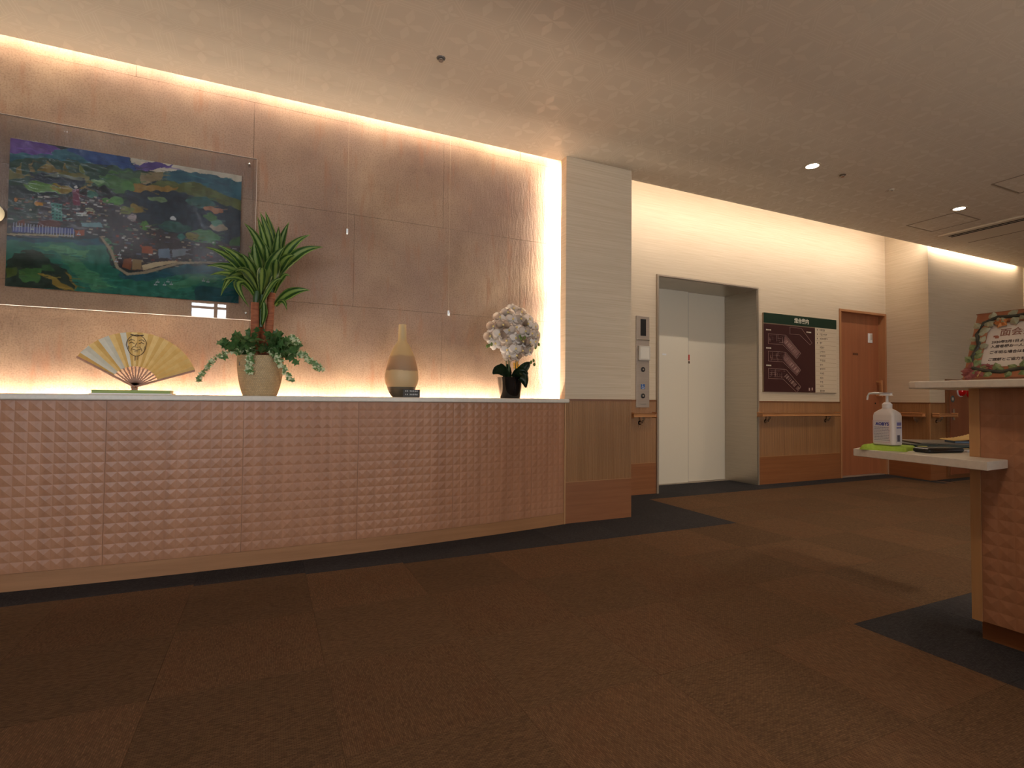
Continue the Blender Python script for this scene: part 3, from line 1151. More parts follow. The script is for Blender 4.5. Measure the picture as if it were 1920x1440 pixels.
ac = thing('ceiling_air_conditioner', 'flush ceiling air conditioner panel with two black slots', 'air conditioner', (6.86, 2.65, ZC))
MB().box(6.54, 7.18, 2.0, 3.24, ZC - 0.022, ZC, 0.008).build('panel', M['ac_white'], ac)
for x in (6.60, 6.65):
    box('air_slot', M['dark'], ac, x, x + 0.030, 2.02, 3.17, ZC - 0.0235, ZC - 0.02)
box('air_slot', mat('slot_shadow', (110, 82, 60), rough=0.7), ac, 7.06, 7.072, 2.02, 3.20, ZC - 0.0235, ZC - 0.02)  # thin brown line along the right of the panel
# =================================================================== LONG COUNTER AT THE STONE WALL
ctr = thing('wall_counter', 'long curved oak counter faced with small pyramid relief under the stone wall', 'counter', (-0.3, 3.3, 0))


def facet_panel(name, cols, z0, pitch, nz, front, parent, m, outward, height=0.008, back=0.018):
    """cols: list of plan stations along the face; front(s)->(x,y); outward(s)->unit normal"""
    q = MB()
    bm_ = q.bm
    P = [[None] * (nz + 1) for _ in cols]
    for i, s in enumerate(cols):
        x, y = front(s)
        for k in range(nz + 1):
            P[i][k] = bm_.verts.new((x, y, z0 + pitch * k))
    for i in range(len(cols) - 1):
        sm = (cols[i] + cols[i + 1]) / 2
        x, y = front(sm)
        nx_, ny_ = outward(sm)
        for k in range(nz):
            a = bm_.verts.new((x + nx_ * height, y + ny_ * height, z0 + pitch * (k + 0.5)))
            v = [P[i][k], P[i + 1][k], P[i + 1][k + 1], P[i][k + 1]]
            for e in range(4):
                bm_.faces.new((v[e], v[(e + 1) % 4], a))
    ed = [e for e in bm_.edges if len(e.link_faces) == 1]
    ex = bmesh.ops.extrude_edge_only(bm_, edges=ed)
    nv = [v for v in ex['geom'] if isinstance(v, bmesh.types.BMVert)]
    for v in nv:
        sm = cols[0]
        best = min(cols, key=lambda s: (front(s)[0] - v.co.x) ** 2 + (front(s)[1] - v.co.y) ** 2)
        nx_, ny_ = outward(best)
        v.co.x -= nx_ * back
        v.co.y -= ny_ * back
    bmesh.ops.recalc_face_normals(bm_, faces=bm_.faces[:])
    return q.build(name, m, parent)


def fr_(s):
    return (s, yfront(s))


def nrm(s):
    d = Vector((1.0, 0.068 * (s + 0.35))).normalized()
    return (d.y, -d.x)


bounds = [-2.515, -1.915, -1.315, -0.715, -0.115, 0.485, 1.085, 1.685, 1.972]
for a, b2 in zip(bounds[:-1], bounds[1:]):
    n_ = max(1, round((b2 - a) / 0.05))
    e_ = 0.0006
    cols = [a + e_ + (b2 - a - 2 * e_) * k / n_ for k in range(n_ + 1)]
    facet_panel('facet_panel', cols, 0.081, 0.05, 16, fr_, ctr, M['facet'], nrm, 0.0031)
q = MB()
for k in range(30):
    a, b2 = -2.515 + k * 4.487 / 30, -2.515 + (k + 1) * 4.487 / 30
    q.prism([(a, yfront(a)), (b2, yfront(b2)), (b2, yfront(b2) + 0.02), (a, yfront(a) + 0.02)], 0.0, 0.080)
bmesh.ops.remove_doubles(q.bm, verts=q.bm.verts[:], dist=0.0002)
q.build('base_board', M['facet_board'], ctr)
box('end_trim', M['edge_oak'], ctr, 1.973, 1.984, yfront(1.98) - 0.004, 3.40, 0.0, 0.880)
q = MB()
xs_ = [-2.5 + 4.48 * k / 24 for k in range(25)]
q.prism([(x, yfront(x) + 0.022) for x in xs_] + [(1.98, 3.462), (-2.5, 3.462)], 0.0, 0.8818)
q.build('carcass', M['stone_back'], ctr)

wt = MB()
xs_ = [-2.5 + 4.5 * k / 30 for k in range(31)]
wt.prism([(x, yfront(x) - 0.028) for x in xs_] + [(2.0, 3.3705), (1.984, 3.3705), (1.984, 3.468), (-2.5, 3.468)], 0.882, 0.9115, 0.007)
tag(wt.build('counter_worktop', M['worktop'], None), 'long cream worktop on the curved oak counter below the painting', 'worktop')
WZ = 0.9117

# =================================================================== PAINTING IN ACRYLIC
PAINT_POLY=[((205,190,165),[(459,1005),(1000,1034),(1007,933),(854,958),(626,917),(502,945)]),((112,80,142),[(-4,1014),(164,1002),(197,981),(147,929),(-5,886)]),((96,76,132),[(506,922),(502,949),(573,992),(673,997),(611,946),(553,924)]),((48,98,108),[(-5,891),(147,934),(210,992),(315,988),(370,933),(212,889),(-3,831)]),((50,78,125),[(223,988),(342,1007),(459,1001),(510,919),(412,903),(317,924)]),((56,96,106),[(626,921),(700,964),(814,979),(1007,946),(1009,779),(856,832),(701,875),(627,869)]),((50,76,62),[(-4,847),(116,900),(277,913),(517,917),(526,813),(347,745),(0,682)]),((130,112,62),[(23,727),(36,836),(57,735)]),((132,108,64),[(74,779),(88,875),(106,799)]),((136,114,64),[(111,806),(147,886),(195,816)]),((128,110,62),[(194,813),(209,897),(229,822)]),((104,112,58),[(266,794),(280,908),(309,805)]),((112,106,60),[(-2,781),(56,763),(226,830),(318,820),(309,765),(149,796),(-1,720)]),((76,112,62),[(345,827),(412,894),(517,905),(519,799),(471,734),(415,732),(347,757)]),((58,84,55),[(413,868),(524,909),(518,859),(441,828)]),((142,122,86),[(517,901),(626,926),(627,860),(519,821)]),((38,50,60),[(464,750),(628,814),(778,813),(1010,753),(1016,356),(711,305),(531,526)]),((94,100,56),[(627,863),(777,888),(1009,791),(1010,727),(857,775),(702,801),(555,814)]),((152,116,52),[(494,808),(591,827),(702,830),(687,801),(495,755)]),((34,44,54),[(68,775),(149,804),(289,800),(277,705),(183,716),(76,706)]),((118,124,110),[(143,805),(200,810),(282,804),(282,787),(201,789),(134,774)]),((36,40,40),[(278,682),(320,750),(374,763),(458,701),(375,687)]),((130,108,60),[(277,722),(325,804),(339,796),(294,720)]),((60,52,54),[(-2,593),(216,658),(416,691),(531,550),(633,498),(1006,444),(1008,310),(749,293),(530,177),(453,189),(367,408),(1,338)]),((52,66,56),[(-2,593),(121,622),(112,462),(-1,417)]),((44,110,90),[(-2,334),(354,383),(389,321),(418,209),(475,140),(566,166),(749,260),(1017,282),(1021,-14),(642,-3),(261,-10),(-5,-6)]),((34,84,96),[(-2,334),(354,383),(382,332),(328,334),(158,325),(-2,301)]),((36,84,92),[(418,203),(475,140),(749,260),(1017,282),(1018,228),(750,201),(567,113),(468,111)]),((30,80,82),[(790,108),(1019,113),(1022,-20),(792,-9)]),((78,138,96),[(84,289),(236,306),(256,252),(179,261)]),((72,130,92),[(191,264),(290,212),(386,99),(428,47),(333,22),(246,136)]),((70,128,94),[(655,101),(789,182),(961,195),(828,138),(700,71)]),((88,150,105),[(223,292),(328,299),(303,237),(244,238)]),((44,58,46),[(45,244),(84,262),(135,251),(180,177),(233,140),(268,-3),(-5,-6),(-7,108)]),((84,98,46),[(-7,125),(50,134),(39,82),(-3,43)]),((70,108,56),[(45,105),(99,136),(137,131),(120,39),(58,41)]),((66,100,60),[(130,169),(180,171),(181,126),(137,125)]),((148,120,52),[(118,114),(150,112),(274,5),(216,4)]),((140,116,52),[(225,119),(240,112),(277,4),(259,35)]),((70,120,80),[(380,402),(415,373),(438,271),(425,222),(395,334)]),((76,130,116),[(163,596),(204,598),(210,481),(169,481)]),((122,60,76),[(245,706),(271,721),(279,601),(250,600)]),((210,205,195),[(251,733),(263,743),(266,723),(253,717)]),((78,82,134),[(19,401),(253,440),(261,402),(21,364)]),((152,74,46),[(261,422),(298,437),(300,395),(264,384)]),((96,48,40),[(118,462),(174,482),(207,465),(201,438),(112,420)]),((110,60,44),[(38,442),(62,463),(66,420),(37,414)]),((120,150,150),[(285,481),(365,501),(374,468),(289,456)]),((132,74,44),[(466,258),(500,270),(498,181),(460,198)]),((150,120,80),[(502,264),(543,265),(541,193),(503,187)]),((150,78,48),[(540,366),(588,369),(592,315),(544,313)]),((105,120,135),[(614,355),(665,370),(670,298),(618,290)]),((120,125,130),[(676,360),(740,384),(740,335),(681,306)]),((176,155,122),[(0,353),(254,389),(254,380),(0,342)]),((160,140,112),[(360,404),(370,405),(416,314),(446,196),(488,159),(566,187),(711,278),(825,299),(1000,305),(1000,295),(825,284),(711,259),(566,166),(482,141),(434,188),(404,306)]),((196,170,130),[(544,223),(601,257),(696,284),(704,273),(601,220),(552,189)])]
PAINT_ELL=[((96,132,60),132,698,78,36),((142,116,46),199,703,40,25),((86,132,62),410,666,41,31),((84,130,66),477,789,28,38),((126,156,106),346,792,22,21),((112,134,92),607,724,46,17),((60,96,86),802,744,72,45),((162,110,80),870,703,49,25),((152,136,112),887,574,40,35),((90,130,110),879,608,32,27),((76,116,72),822,486,75,56),((126,116,66),768,476,36,32),((60,110,100),712,465,15,30),((50,86,76),684,533,70,37),((148,122,52),510,629,29,34),((110,112,50),473,615,28,26),((80,122,56),560,514,26,34),((74,112,62),851,642,35,28),((62,100,56),981,478,33,36),((170,150,140),499,567,21,22),((200,200,195),677,593,17,15),((150,150,110),313,574,27,14),((205,200,190),284,545,17,11),((190,130,50),113,577,13,21),((190,120,60),26,589,7,13),((60,110,90),321,692,20,29)]


pic = thing('acrylic_mounted_painting', 'colourful harbour town painting mounted in a clear acrylic sheet on the stone wall', 'painting', (-0.7, 3.53, 1.36))
AX0, AX1, AZ0, AZ1 = -1.56, -0.090, 1.364, 2.340
MB().box(AX0, AX1, 3.514, 3.520, AZ0, AZ1).build('acrylic_sheet', M['acrylic'], pic)
e_ = MB()
e_.box(AX0, AX1, 3.5135, 3.5315, AZ0 - 0.0015, AZ0 - 0.0002).box(AX0, AX1, 3.5135, 3.5315, AZ1 + 0.0002, AZ1 + 0.0012)
e_.box(AX1 + 0.0002, AX1 + 0.0012, 3.5135, 3.5315, AZ0, AZ1).box(AX0 - 0.0012, AX0 - 0.0002, 3.5135, 3.5315, AZ0, AZ1)
e_.build('acrylic_edge', M['acrylic_edge'], pic)
for x in (AX0 + 0.05, AX1 - 0.04):
    for z in (AZ0 + 0.04, AZ1 - 0.04):
        MB().lathe([(0.007, 0.0), (0.007, -0.037), (0.004, -0.039)], (x, 3.549, z), 14, 'y').build('mounting_pin', M['chrome'], pic)
PX0, PX1, PZ0, PZ1 = -1.2297, -0.1699, 1.4593, 2.2245
NXP, NZP = 330, 238


def in_poly(px, py, pts):
    ins = False
    j = len(pts) - 1
    for i in range(len(pts)):
        xi, yi = pts[i]
        xj, yj = pts[j]
        if (yi > py) != (yj > py) and px < (xj - xi) * (py - yi) / (yj - yi) + xi:
            ins = not ins
        j = i
    return ins


import numpy as np
U, V = np.meshgrid(np.linspace(0, 1000, NXP), np.linspace(0, 1000, NZP))
# brushy wobble of every outline
rs = np.random.RandomState(5)


def smooth_noise(cx, cy):
    g = rs.rand(cy + 2, cx + 2)
    xx = np.linspace(0, cx, NXP)
    yy = np.linspace(0, cy, NZP)
    x0 = np.clip(xx.astype(int), 0, cx)
    y0 = np.clip(yy.astype(int), 0, cy)
    fx, fy = xx - x0, yy - y0
    fx, fy = fx * fx * (3 - 2 * fx), fy * fy * (3 - 2 * fy)
    a = g[np.ix_(y0, x0)]
    b2 = g[np.ix_(y0, x0 + 1)]
    c2 = g[np.ix_(y0 + 1, x0)]
    d2 = g[np.ix_(y0 + 1, x0 + 1)]
    return (a * (1 - fx) + b2 * fx) * (1 - fy)[:, None] + (c2 * (1 - fx) + d2 * fx) * fy[:, None]


UW = U + (smooth_noise(40, 30) - 0.5) * 26
VW = V + (smooth_noise(40, 30) - 0.5) * 26
IMG = np.zeros((NZP, NXP, 3))
IMG[:] = (42, 52, 52)


def paint(mask, col, var=10):
    n = (smooth_noise(60, 24) - 0.5) * 2 * var + (smooth_noise(18, 40) - 0.5) * var
    IMG[mask] = (np.array(col, float)[None, :] + n[mask][:, None])


def poly_mask(pts, wob=True):
    uu, vv = (UW, VW) if wob else (U, V)
    m_ = np.zeros(U.shape, bool)
    j = len(pts) - 1
    for i in range(len(pts)):
        xi, yi = pts[i]
        xj, yj = pts[j]
        if yi != yj:
            c_ = ((yi > vv) != (yj > vv)) & (uu < (xj - xi) * (vv - yi) / (yj - yi) + xi)
            m_ ^= c_
        j = i
    return m_


CITY = None
for idx, (col, pts) in enumerate(PAINT_POLY):
    hard = idx >= len(PAINT_POLY) - 16
    mk = poly_mask(pts, not hard)
    paint(mk, col, 8 if hard else 14)
    if col == (60, 52, 54):
        CITY = mk
    if col == (38, 50, 60):
        for col2, u0, v0, a, b2 in PAINT_ELL:
            pass
for col, u0, v0, a, b2 in PAINT_ELL:
    paint(((UW - u0) / max(a, 1)) ** 2 + ((VW - v0) / max(b2, 1)) ** 2 < 1, col, 16)
# loose brush marks all over the hills and the water
for k in range(900):
    y_, x_ = rs.randint(4, NZP - 6), rs.randint(4, NXP - 22)
    l_, sl = rs.randint(5, 18), rs.uniform(-0.35, 0.35)
    src = IMG[y_, x_].copy() * rs.uniform(0.75, 1.3) + rs.uniform(-6, 8, 3)
    for s_ in range(l_):
        yy_ = int(y_ + sl * s_)
        if 0 <= yy_ < NZP - 1:
            IMG[yy_:yy_ + 2, x_ + s_] = IMG[yy_:yy_ + 2, x_ + s_] * 0.45 + src * 0.55
# town: a scatter of small roofs and house fronts
pal = [(196, 190, 180), (150, 70, 50), (170, 150, 120), (90, 96, 110), (120, 60, 56), (60, 56, 60), (180, 170, 150), (86, 110, 90), (40, 40, 46)]
ci = np.argwhere(CITY)
for k in range(420):
    y_, x_ = ci[rs.randint(len(ci))]
    w_, h_ = rs.randint(2, 8), rs.randint(1, 4)
    if 0.03 < x_ / NXP < 0.28 and 0.40 < y_ / NZP < 0.47:
        continue
    IMG[y_:y_ + h_, x_:x_ + w_] = np.array(pal[rs.randint(len(pal))]) * rs.uniform(0.7, 1.05)
for col, pts in PAINT_POLY[-16:]:
    paint(poly_mask(pts, False), col, 8)
# windows of the tall green block, pillars of the long blue hall, moored boats
ub = [p_[0] for p_ in PAINT_POLY[-16][1]]
vb = [p_[1] for p_ in PAINT_POLY[-16][1]]
for a in range(3):
    for b2 in range(5):
        xx = int((min(ub) + (0.18 + a * 0.3) * (max(ub) - min(ub))) / 1000 * NXP)
        yy = int((min(vb) + (0.12 + b2 * 0.18) * (max(vb) - min(vb))) / 1000 * NZP)
        IMG[yy:yy + 2, xx:xx + 2] = (40, 60, 58)
ub = [p_[0] for p_ in PAINT_POLY[-13][1]]
vb = [p_[1] for p_ in PAINT_POLY[-13][1]]
for a in range(22):
    xx = int((min(ub) + (a + 0.5) / 22 * (max(ub) - min(ub))) / 1000 * NXP)
    IMG[int(min(vb) / 1000 * NZP) + 3:int(max(vb) / 1000 * NZP) - 1, xx] = (180, 178, 190)
for (u0, v0) in ((430, 235), (445, 260), (440, 285), (600, 90), (612, 110), (640, 95), (655, 120), (670, 105), (820, 150), (840, 145), (90, 395), (270, 398)):
    x_, y_ = int(u0 / 1000 * NXP), int(v0 / 1000 * NZP)
    IMG[y_:y_ + 2, x_:x_ + 5] = (190, 190, 186)
    IMG[y_:y_ + 6, x_ + 2] = (150, 150, 150)
IMG = np.clip(IMG, 0, 255) / 255.0
LINI = np.where(IMG <= 0.04045, IMG / 12.92, ((IMG + 0.055) / 1.055) ** 2.4)
vx = PX0 + (PX1 - PX0) * U / 1000
vz = PZ0 + (PZ1 - PZ0) * V / 1000
co = np.stack([vx, np.full_like(vx, 3.5215), vz], -1).reshape(-1, 3)
idx = np.arange(NXP * NZP).reshape(NZP, NXP)
fa = np.stack([idx[:-1, :-1], idx[:-1, 1:], idx[1:, 1:], idx[1:, :-1]], -1).reshape(-1, 4)
nb = len(co)
back = np.array([[PX0, 3.524, PZ0], [PX1, 3.524, PZ0], [PX1, 3.524, PZ1], [PX0, 3.524, PZ1]])
me = bpy.data.meshes.new('canvas')
me.from_pydata(np.vstack([co, back]).tolist(), [], fa.tolist() + [[nb + 3, nb + 2, nb + 1, nb]])
ca = me.color_attributes.new('paint', 'FLOAT_COLOR', 'POINT')
buf = np.ones((nb + 4, 4), np.float32)
buf[:nb, :3] = LINI.reshape(-1, 3)
ca.data.foreach_set('color', buf.ravel())
pm = mat('painted_canvas', (90, 90, 90), rough=0.7, spec=0.2)
nt, N, L, b = nodes_of(pm)
at_ = N.new('ShaderNodeVertexColor')
at_.layer_name = 'paint'
L.new(at_.outputs['Color'], b.inputs['Base Color'])
me.materials.append(pm)
link('canvas', me, pic)

# picture wires
for lab, x, zb in (('thin hanging wire ending in a clear hook left of the bottle vase', 0.444, 1.965), ('thin hanging wire ending in a clear hook above the bottle vase', 1.135, 1.487)):
    t = thing('picture_wire', lab, 'wire', (x, 3.54, zb), 'hanging picture wires')
    MB().tube([(x, 3.542, 2.86), (x, 3.542, zb + 0.02)], 0.0007, 6).build('wire', mat('nylon_wire', (196, 168, 138), rough=0.3), t)
    h = MB()
    h.box(x - 0.006, x + 0.006, 3.536, 3.548, zb, zb + 0.035, 0.002)
    h.tube([(x, 3.536, zb + 0.006), (x, 3.526, zb - 0.004), (x, 3.518, zb + 0.002), (x, 3.516, zb + 0.016)], 0.0032, 6)
    h.build('hook', mat('clear_hook', (226, 232, 240), rough=0.1, coat=0.6), t)

# pale rounded piece at the very left edge
q = MB().lathe([(0.05, 0.0), (0.05, -0.012), (0.042, -0.026), (0.026, -0.036), (0.008, -0.04)], (-1.288, 3.514, 1.822), 28, 'y')
tag(q.build('wall_ornament', mat('cream_glaze', (238, 222, 190), rough=0.4), None, True), 'pale cream rounded ornament at the left edge beside the painting', 'ornament')

# =================================================================== FOLDING FAN
FX, FY, FZ = -0.638, 3.36, 0.952
fan = thing('folding_fan', 'open gold and silver folding fan printed with a mask face', 'fan', (FX, FY, WZ + 0.022))
gold = mat('gold_leaf_paper', (226, 182, 106), (234, 196, 124), rough=0.42, metallic=0.12, nscale=30)
gold_shade = mat('deep_gold_paper', (216, 168, 88), (226, 182, 104), rough=0.42, metallic=0.12, nscale=30)  # darker copy on every other pleat, fold shading put into colour
silver = mat('silver_paper', (208, 200, 178), (216, 208, 190), rough=0.42, metallic=0.1, nscale=30)
bamboo = mat('bamboo_rib', (150, 98, 62), (164, 112, 74), rough=0.45, scale=(3, 3, 3), nscale=20)
A0, A1 = 149.0, 19.0
NS = 26
silver_idx = {1, 2, 5, 6, 9}
for k in range(NS):
    q0 = math.radians(A0 + (A1 - A0) * k / NS)
    q1 = math.radians(A0 + (A1 - A0) * (k + 1) / NS)
    y0, y1 = (0.0, -0.006) if k % 2 == 0 else (-0.006, 0.0)
    p = []
    for (r, qq, yy) in ((0.108, q0, y0 * 0.5), (0.288, q0, y0), (0.288, q1, y1), (0.108, q1, y1 * 0.5)):
        p.append(Vector((FX + r * math.cos(qq), FY + yy, FZ + r * math.sin(qq))))
    b_ = MB()
    lo = [b_.bm.verts.new(v) for v in p]
    hi = [b_.bm.verts.new(v + Vector((0, 0.0008, 0))) for v in p]
    b_.bm.faces.new(lo)
    b_.bm.faces.new(list(reversed(hi)))
    for e in range(4):
        b_.bm.faces.new((lo[e], hi[e], hi[(e + 1) % 4], lo[(e + 1) % 4]))
    bmesh.ops.recalc_face_normals(b_.bm, faces=b_.bm.faces[:])
    b_.build('fan_pleat', silver if k in silver_idx else (gold if k % 2 else gold_shade), fan)
for k in range(NS // 2 + 1):
    qq = math.radians(A0 + (A1 - A0) * k / (NS // 2))
    guard = k in (0, NS // 2)
    r1 = 0.288 if guard else 0.16
    d = Vector((math.cos(qq), 0, math.sin(qq)))
    n = Vector((-d.z, 0, d.x))
    c0 = Vector((FX, FY + (0.004 if not guard else -0.006), FZ))
    MB().quadbox(c0 + d * (r1 / 2 - 0.008), d, (0, 1, 0), n, r1 / 2 + 0.008, 0.001 if not guard else 0.002, 0.0035 if not guard else 0.005).build(
        'guard_stick' if guard else 'rib', bamboo, fan)
MB().lathe([(0.006, 0.008), (0.006, -0.010), (0.003, -0.012)], (FX, FY, FZ), 14, 'y').build('pivot_pin', bamboo, fan)
# printed mask face, thin ink strokes lying on the pleats
inkm = mat('fan_ink', (92, 66, 34), rough=0.6)


def fstroke(q_, pts, w_=0.0022):
    for a, b2 in zip(pts[:-1], pts[1:]):
        a3, b3 = Vector((FX + a[0], FY - 0.0073, FZ + a[1])), Vector((FX + b2[0], FY - 0.0073, FZ + b2[1]))
        t = b3 - a3
        l_ = t.length
        t.normalize()
        q_.quadbox((a3 + b3) / 2, t, (0, 1, 0), Vector((-t.z, 0, t.x)), l_ / 2 + w_ * 0.3, 0.0004, w_ / 2)


FCX, FCZ = 0.004, 0.218
q = MB()
fstroke(q, [(FCX + 0.045 * math.cos(a) * (1.0 if math.sin(a) > 0 else 0.9), FCZ + 0.056 * math.sin(a) - (0.0 if math.sin(a) > 0 else 0.0)) for a in
            [math.radians(k * 15) for k in range(25)]], 0.0028)
fstroke(q, [(FCX - 0.026, FCZ + 0.056), (FCX, FCZ + 0.050), (FCX + 0.028, FCZ + 0.055)], 0.006)
for s in (-1, 1):
    fstroke(q, [(FCX + s * 0.034, FCZ + 0.022), (FCX + s * 0.024, FCZ + 0.031), (FCX + s * 0.010, FCZ + 0.026)], 0.003)
    fstroke(q, [(FCX + s * 0.032, FCZ + 0.010), (FCX + s * 0.022, FCZ + 0.016), (FCX + s * 0.010, FCZ + 0.010)], 0.0032)
    fstroke(q, [(FCX + s * 0.012, FCZ - 0.006), (FCX + s * 0.022, FCZ - 0.018), (FCX + s * 0.024, FCZ - 0.030)], 0.002)
    fstroke(q, [(FCX + s * 0.036, FCZ - 0.004), (FCX + s * 0.034, FCZ - 0.02)], 0.002)
fstroke(q, [(FCX + 0.002, FCZ + 0.014), (FCX - 0.008, FCZ - 0.008), (FCX + 0.008, FCZ - 0.010)], 0.0022)
fstroke(q, [(FCX - 0.018, FCZ - 0.020), (FCX, FCZ - 0.026), (FCX + 0.018, FCZ - 0.019)], 0.003)
fstroke(q, [(FCX - 0.008, FCZ - 0.034), (FCX + 0.008, FCZ - 0.034)], 0.002)
fstroke(q, [(FCX - 0.004, FCZ - 0.055), (FCX - 0.005, FCZ - 0.08)], 0.003)
fstroke(q, [(FCX + 0.004, FCZ - 0.055), (FCX + 0.005, FCZ - 0.075)], 0.002)
q.build('mask_print', inkm, fan)
MB().box(FX - 0.012, FX + 0.012, FY - 0.010, FY + 0.012, WZ + 0.022, FZ - 0.004, 0.002).build('fan_holder', bamboo, fan)
fb = thing('fan_display_base', 'flat green display base carrying the gold folding fan', 'display base', (-0.64, 3.36, WZ))
MB().box(-0.815, -0.462, 3.30, 3.42, WZ, WZ + 0.006, 0.001).build('white_foot', M['white_pl'], fb)
MB().box(-0.808, -0.472, 3.305, 3.415, WZ + 0.006, WZ + 0.0225, 0.001).build('green_slab', mat('green_lacquer', (138, 158, 78), rough=0.5), fb)

# =================================================================== BOTTLE VASE + NAME CARD
vs = thing('bottle_vase', 'tall bottle-shaped stoneware vase with banded tan glaze and dark foot', 'vase', (0.770, 3.35, WZ))
prof = [(0.089, 0.064), (0.099, 0.085), (0.105, 0.113), (0.1045, 0.14), (0.1005, 0.169), (0.089, 0.226), (0.077, 0.263), (0.062, 0.30), (0.045, 0.332), (0.032, 0.35),
        (0.0275, 0.362), (0.0262, 0.39), (0.0245, 0.43), (0.0235, 0.458), (0.0228, 0.463), (0.019, 0.463), (0.018, 0.43)]
vm = mat('banded_glaze', (200, 164, 112), rough=0.5)
nt, N, L, b = nodes_of(vm)
tc = N.new('ShaderNodeTexCoord')
sp = N.new('ShaderNodeSeparateXYZ')
L.new(tc.outputs['Object'], sp.inputs[0])
n1 = N.new('ShaderNodeTexNoise')
n1.inputs['Scale'].default_value = 25
L.new(tc.outputs['Object'], n1.inputs['Vector'])
mrn = N.new('ShaderNodeMath')
mrn.operation = 'MULTIPLY_ADD'
mrn.inputs[1].default_value = 0.02
L.new(n1.outputs['Fac'], mrn.inputs[0])
L.new(sp.outputs['Z'], mrn.inputs[2])
mr = N.new('ShaderNodeMapRange')
mr.inputs['From Min'].default_value = WZ
mr.inputs['From Max'].default_value = WZ + 0.48
L.new(mrn.outputs[0], mr.inputs['Value'])
rp = N.new('ShaderNodeValToRGB')
rp.color_ramp.interpolation = 'LINEAR'
els = rp.color_ramp.elements
els[0].position, els[0].color = 0.0, lin((206, 174, 128))
els[1].position, els[1].color = 0.36, lin((206, 174, 128))
for ps, cc_ in ((0.375, (160, 124, 92)), (0.46, (170, 132, 98)), (0.555, (172, 136, 100)), (0.58, (192, 158, 110)), (0.75, (196, 164, 116)), (1.0, (206, 176, 130))):
    e = els.new(ps)
    e.color = lin(cc_)
L.new(mr.outputs['Result'], rp.inputs['Fac'])
L.new(rp.outputs['Color'], b.inputs['Base Color'])
MB().lathe(prof, (0.770, 3.35, WZ), 40, cap=False).build('vase_body', vm, vs, True)
MB().lathe([(0.056, 0.0), (0.066, 0.012), (0.078, 0.030), (0.0865, 0.05), (0.0892, 0.0645)], (0.770, 3.35, WZ), 40).build('vase_foot', mat('dark_olive_glaze', (92, 78, 60), (104, 90, 70), rough=0.5, nscale=20), vs, True)
cd = thing('name_card', 'small black name card with white lettering in front of the bottle vase', 'card', (0.80, 3.23, WZ))
MB().box(0.753, 0.859, 3.236, 3.239, WZ + 0.001, WZ + 0.048, 0.0005).build('card_plate', mat('black_card', (34, 26, 22), rough=0.5), cd)
MB().box(0.756, 0.856, 3.239, 3.256, WZ, WZ + 0.004).build('card_foot', M['black'], cd)
q = MB()
random.seed(5)
for zz in (0.014, -0.007):
    for a, n_ in ((-0.040, 2), (-0.012, 5)):
        for k in range(n_):
            x = 0.810 + a + k * 0.0105
            z = WZ + 0.0245 + zz
            for dz_ in (-0.0035, 0.0, 0.0035):
                hw = random.uniform(0.0022, 0.0042)
                q.box(x - hw, x + hw, 3.2352, 3.236, z + dz_ - 0.0007, z + dz_ + 0.0007)
            q.box(x - 0.0007, x + 0.0007, 3.2352, 3.236, z - 0.0045, z + 0.0045)
q.build('card_lettering', M['white_pl'], cd)['kind'] = 'stuff'
# =================================================================== DRACAENA IN A WOVEN BASKET
PXC, PYC = -0.042, 3.315
dr = thing('potted_dracaena', 'striped dracaena with ivy trailing from a round woven basket pot', 'plant', (PXC, PYC, WZ))
bk = mat('woven_basket', (204, 172, 126), (214, 184, 140), rough=0.65, nscale=40)
nt, N, L, b = nodes_of(bk)
tc = N.new('ShaderNodeTexCoord')
mp = N.new('ShaderNodeMapping')
mp.inputs['Location'].default_value = (0, 0, 0)
L.new(tc.outputs['UV'], mp.inputs['Vector'])
mp.inputs['Scale'].default_value = (60, 26, 1)
br = N.new('ShaderNodeTexBrick')
br.inputs['Scale'].default_value = 1.0
br.inputs['Brick Width'].default_value = 1.0
br.inputs['Row Height'].default_value = 1.0
br.inputs['Mortar Size'].default_value = 0.12
br.inputs['Mortar Smooth'].default_value = 1.0
br.inputs['Color1'].default_value = (1, 1, 1, 1)
br.inputs['Color2'].default_value = (0.8, 0.8, 0.8, 1)
br.inputs['Mortar'].default_value = (0.35, 0.35, 0.35, 1)
L.new(mp.outputs[0], br.inputs['Vector'])
mxb = N.new('ShaderNodeMixRGB')
mxb.blend_type = 'MULTIPLY'
mxb.inputs['Fac'].default_value = 0.8
rmp = [n for n in N if n.type == 'VALTORGB'][0]
L.new(rmp.outputs['Color'], mxb.inputs['Color1'])
L.new(br.outputs['Color'], mxb.inputs['Color2'])
L.new(mxb.outputs['Color'], b.inputs['Base Color'])
bp = N.new('ShaderNodeBump')
bp.inputs['Strength'].default_value = 0.6
bp.inputs['Distance'].default_value = 0.004
L.new(br.outputs['Color'], bp.inputs['Height'])
L.new(bp.outputs['Normal'], b.inputs['Normal'])

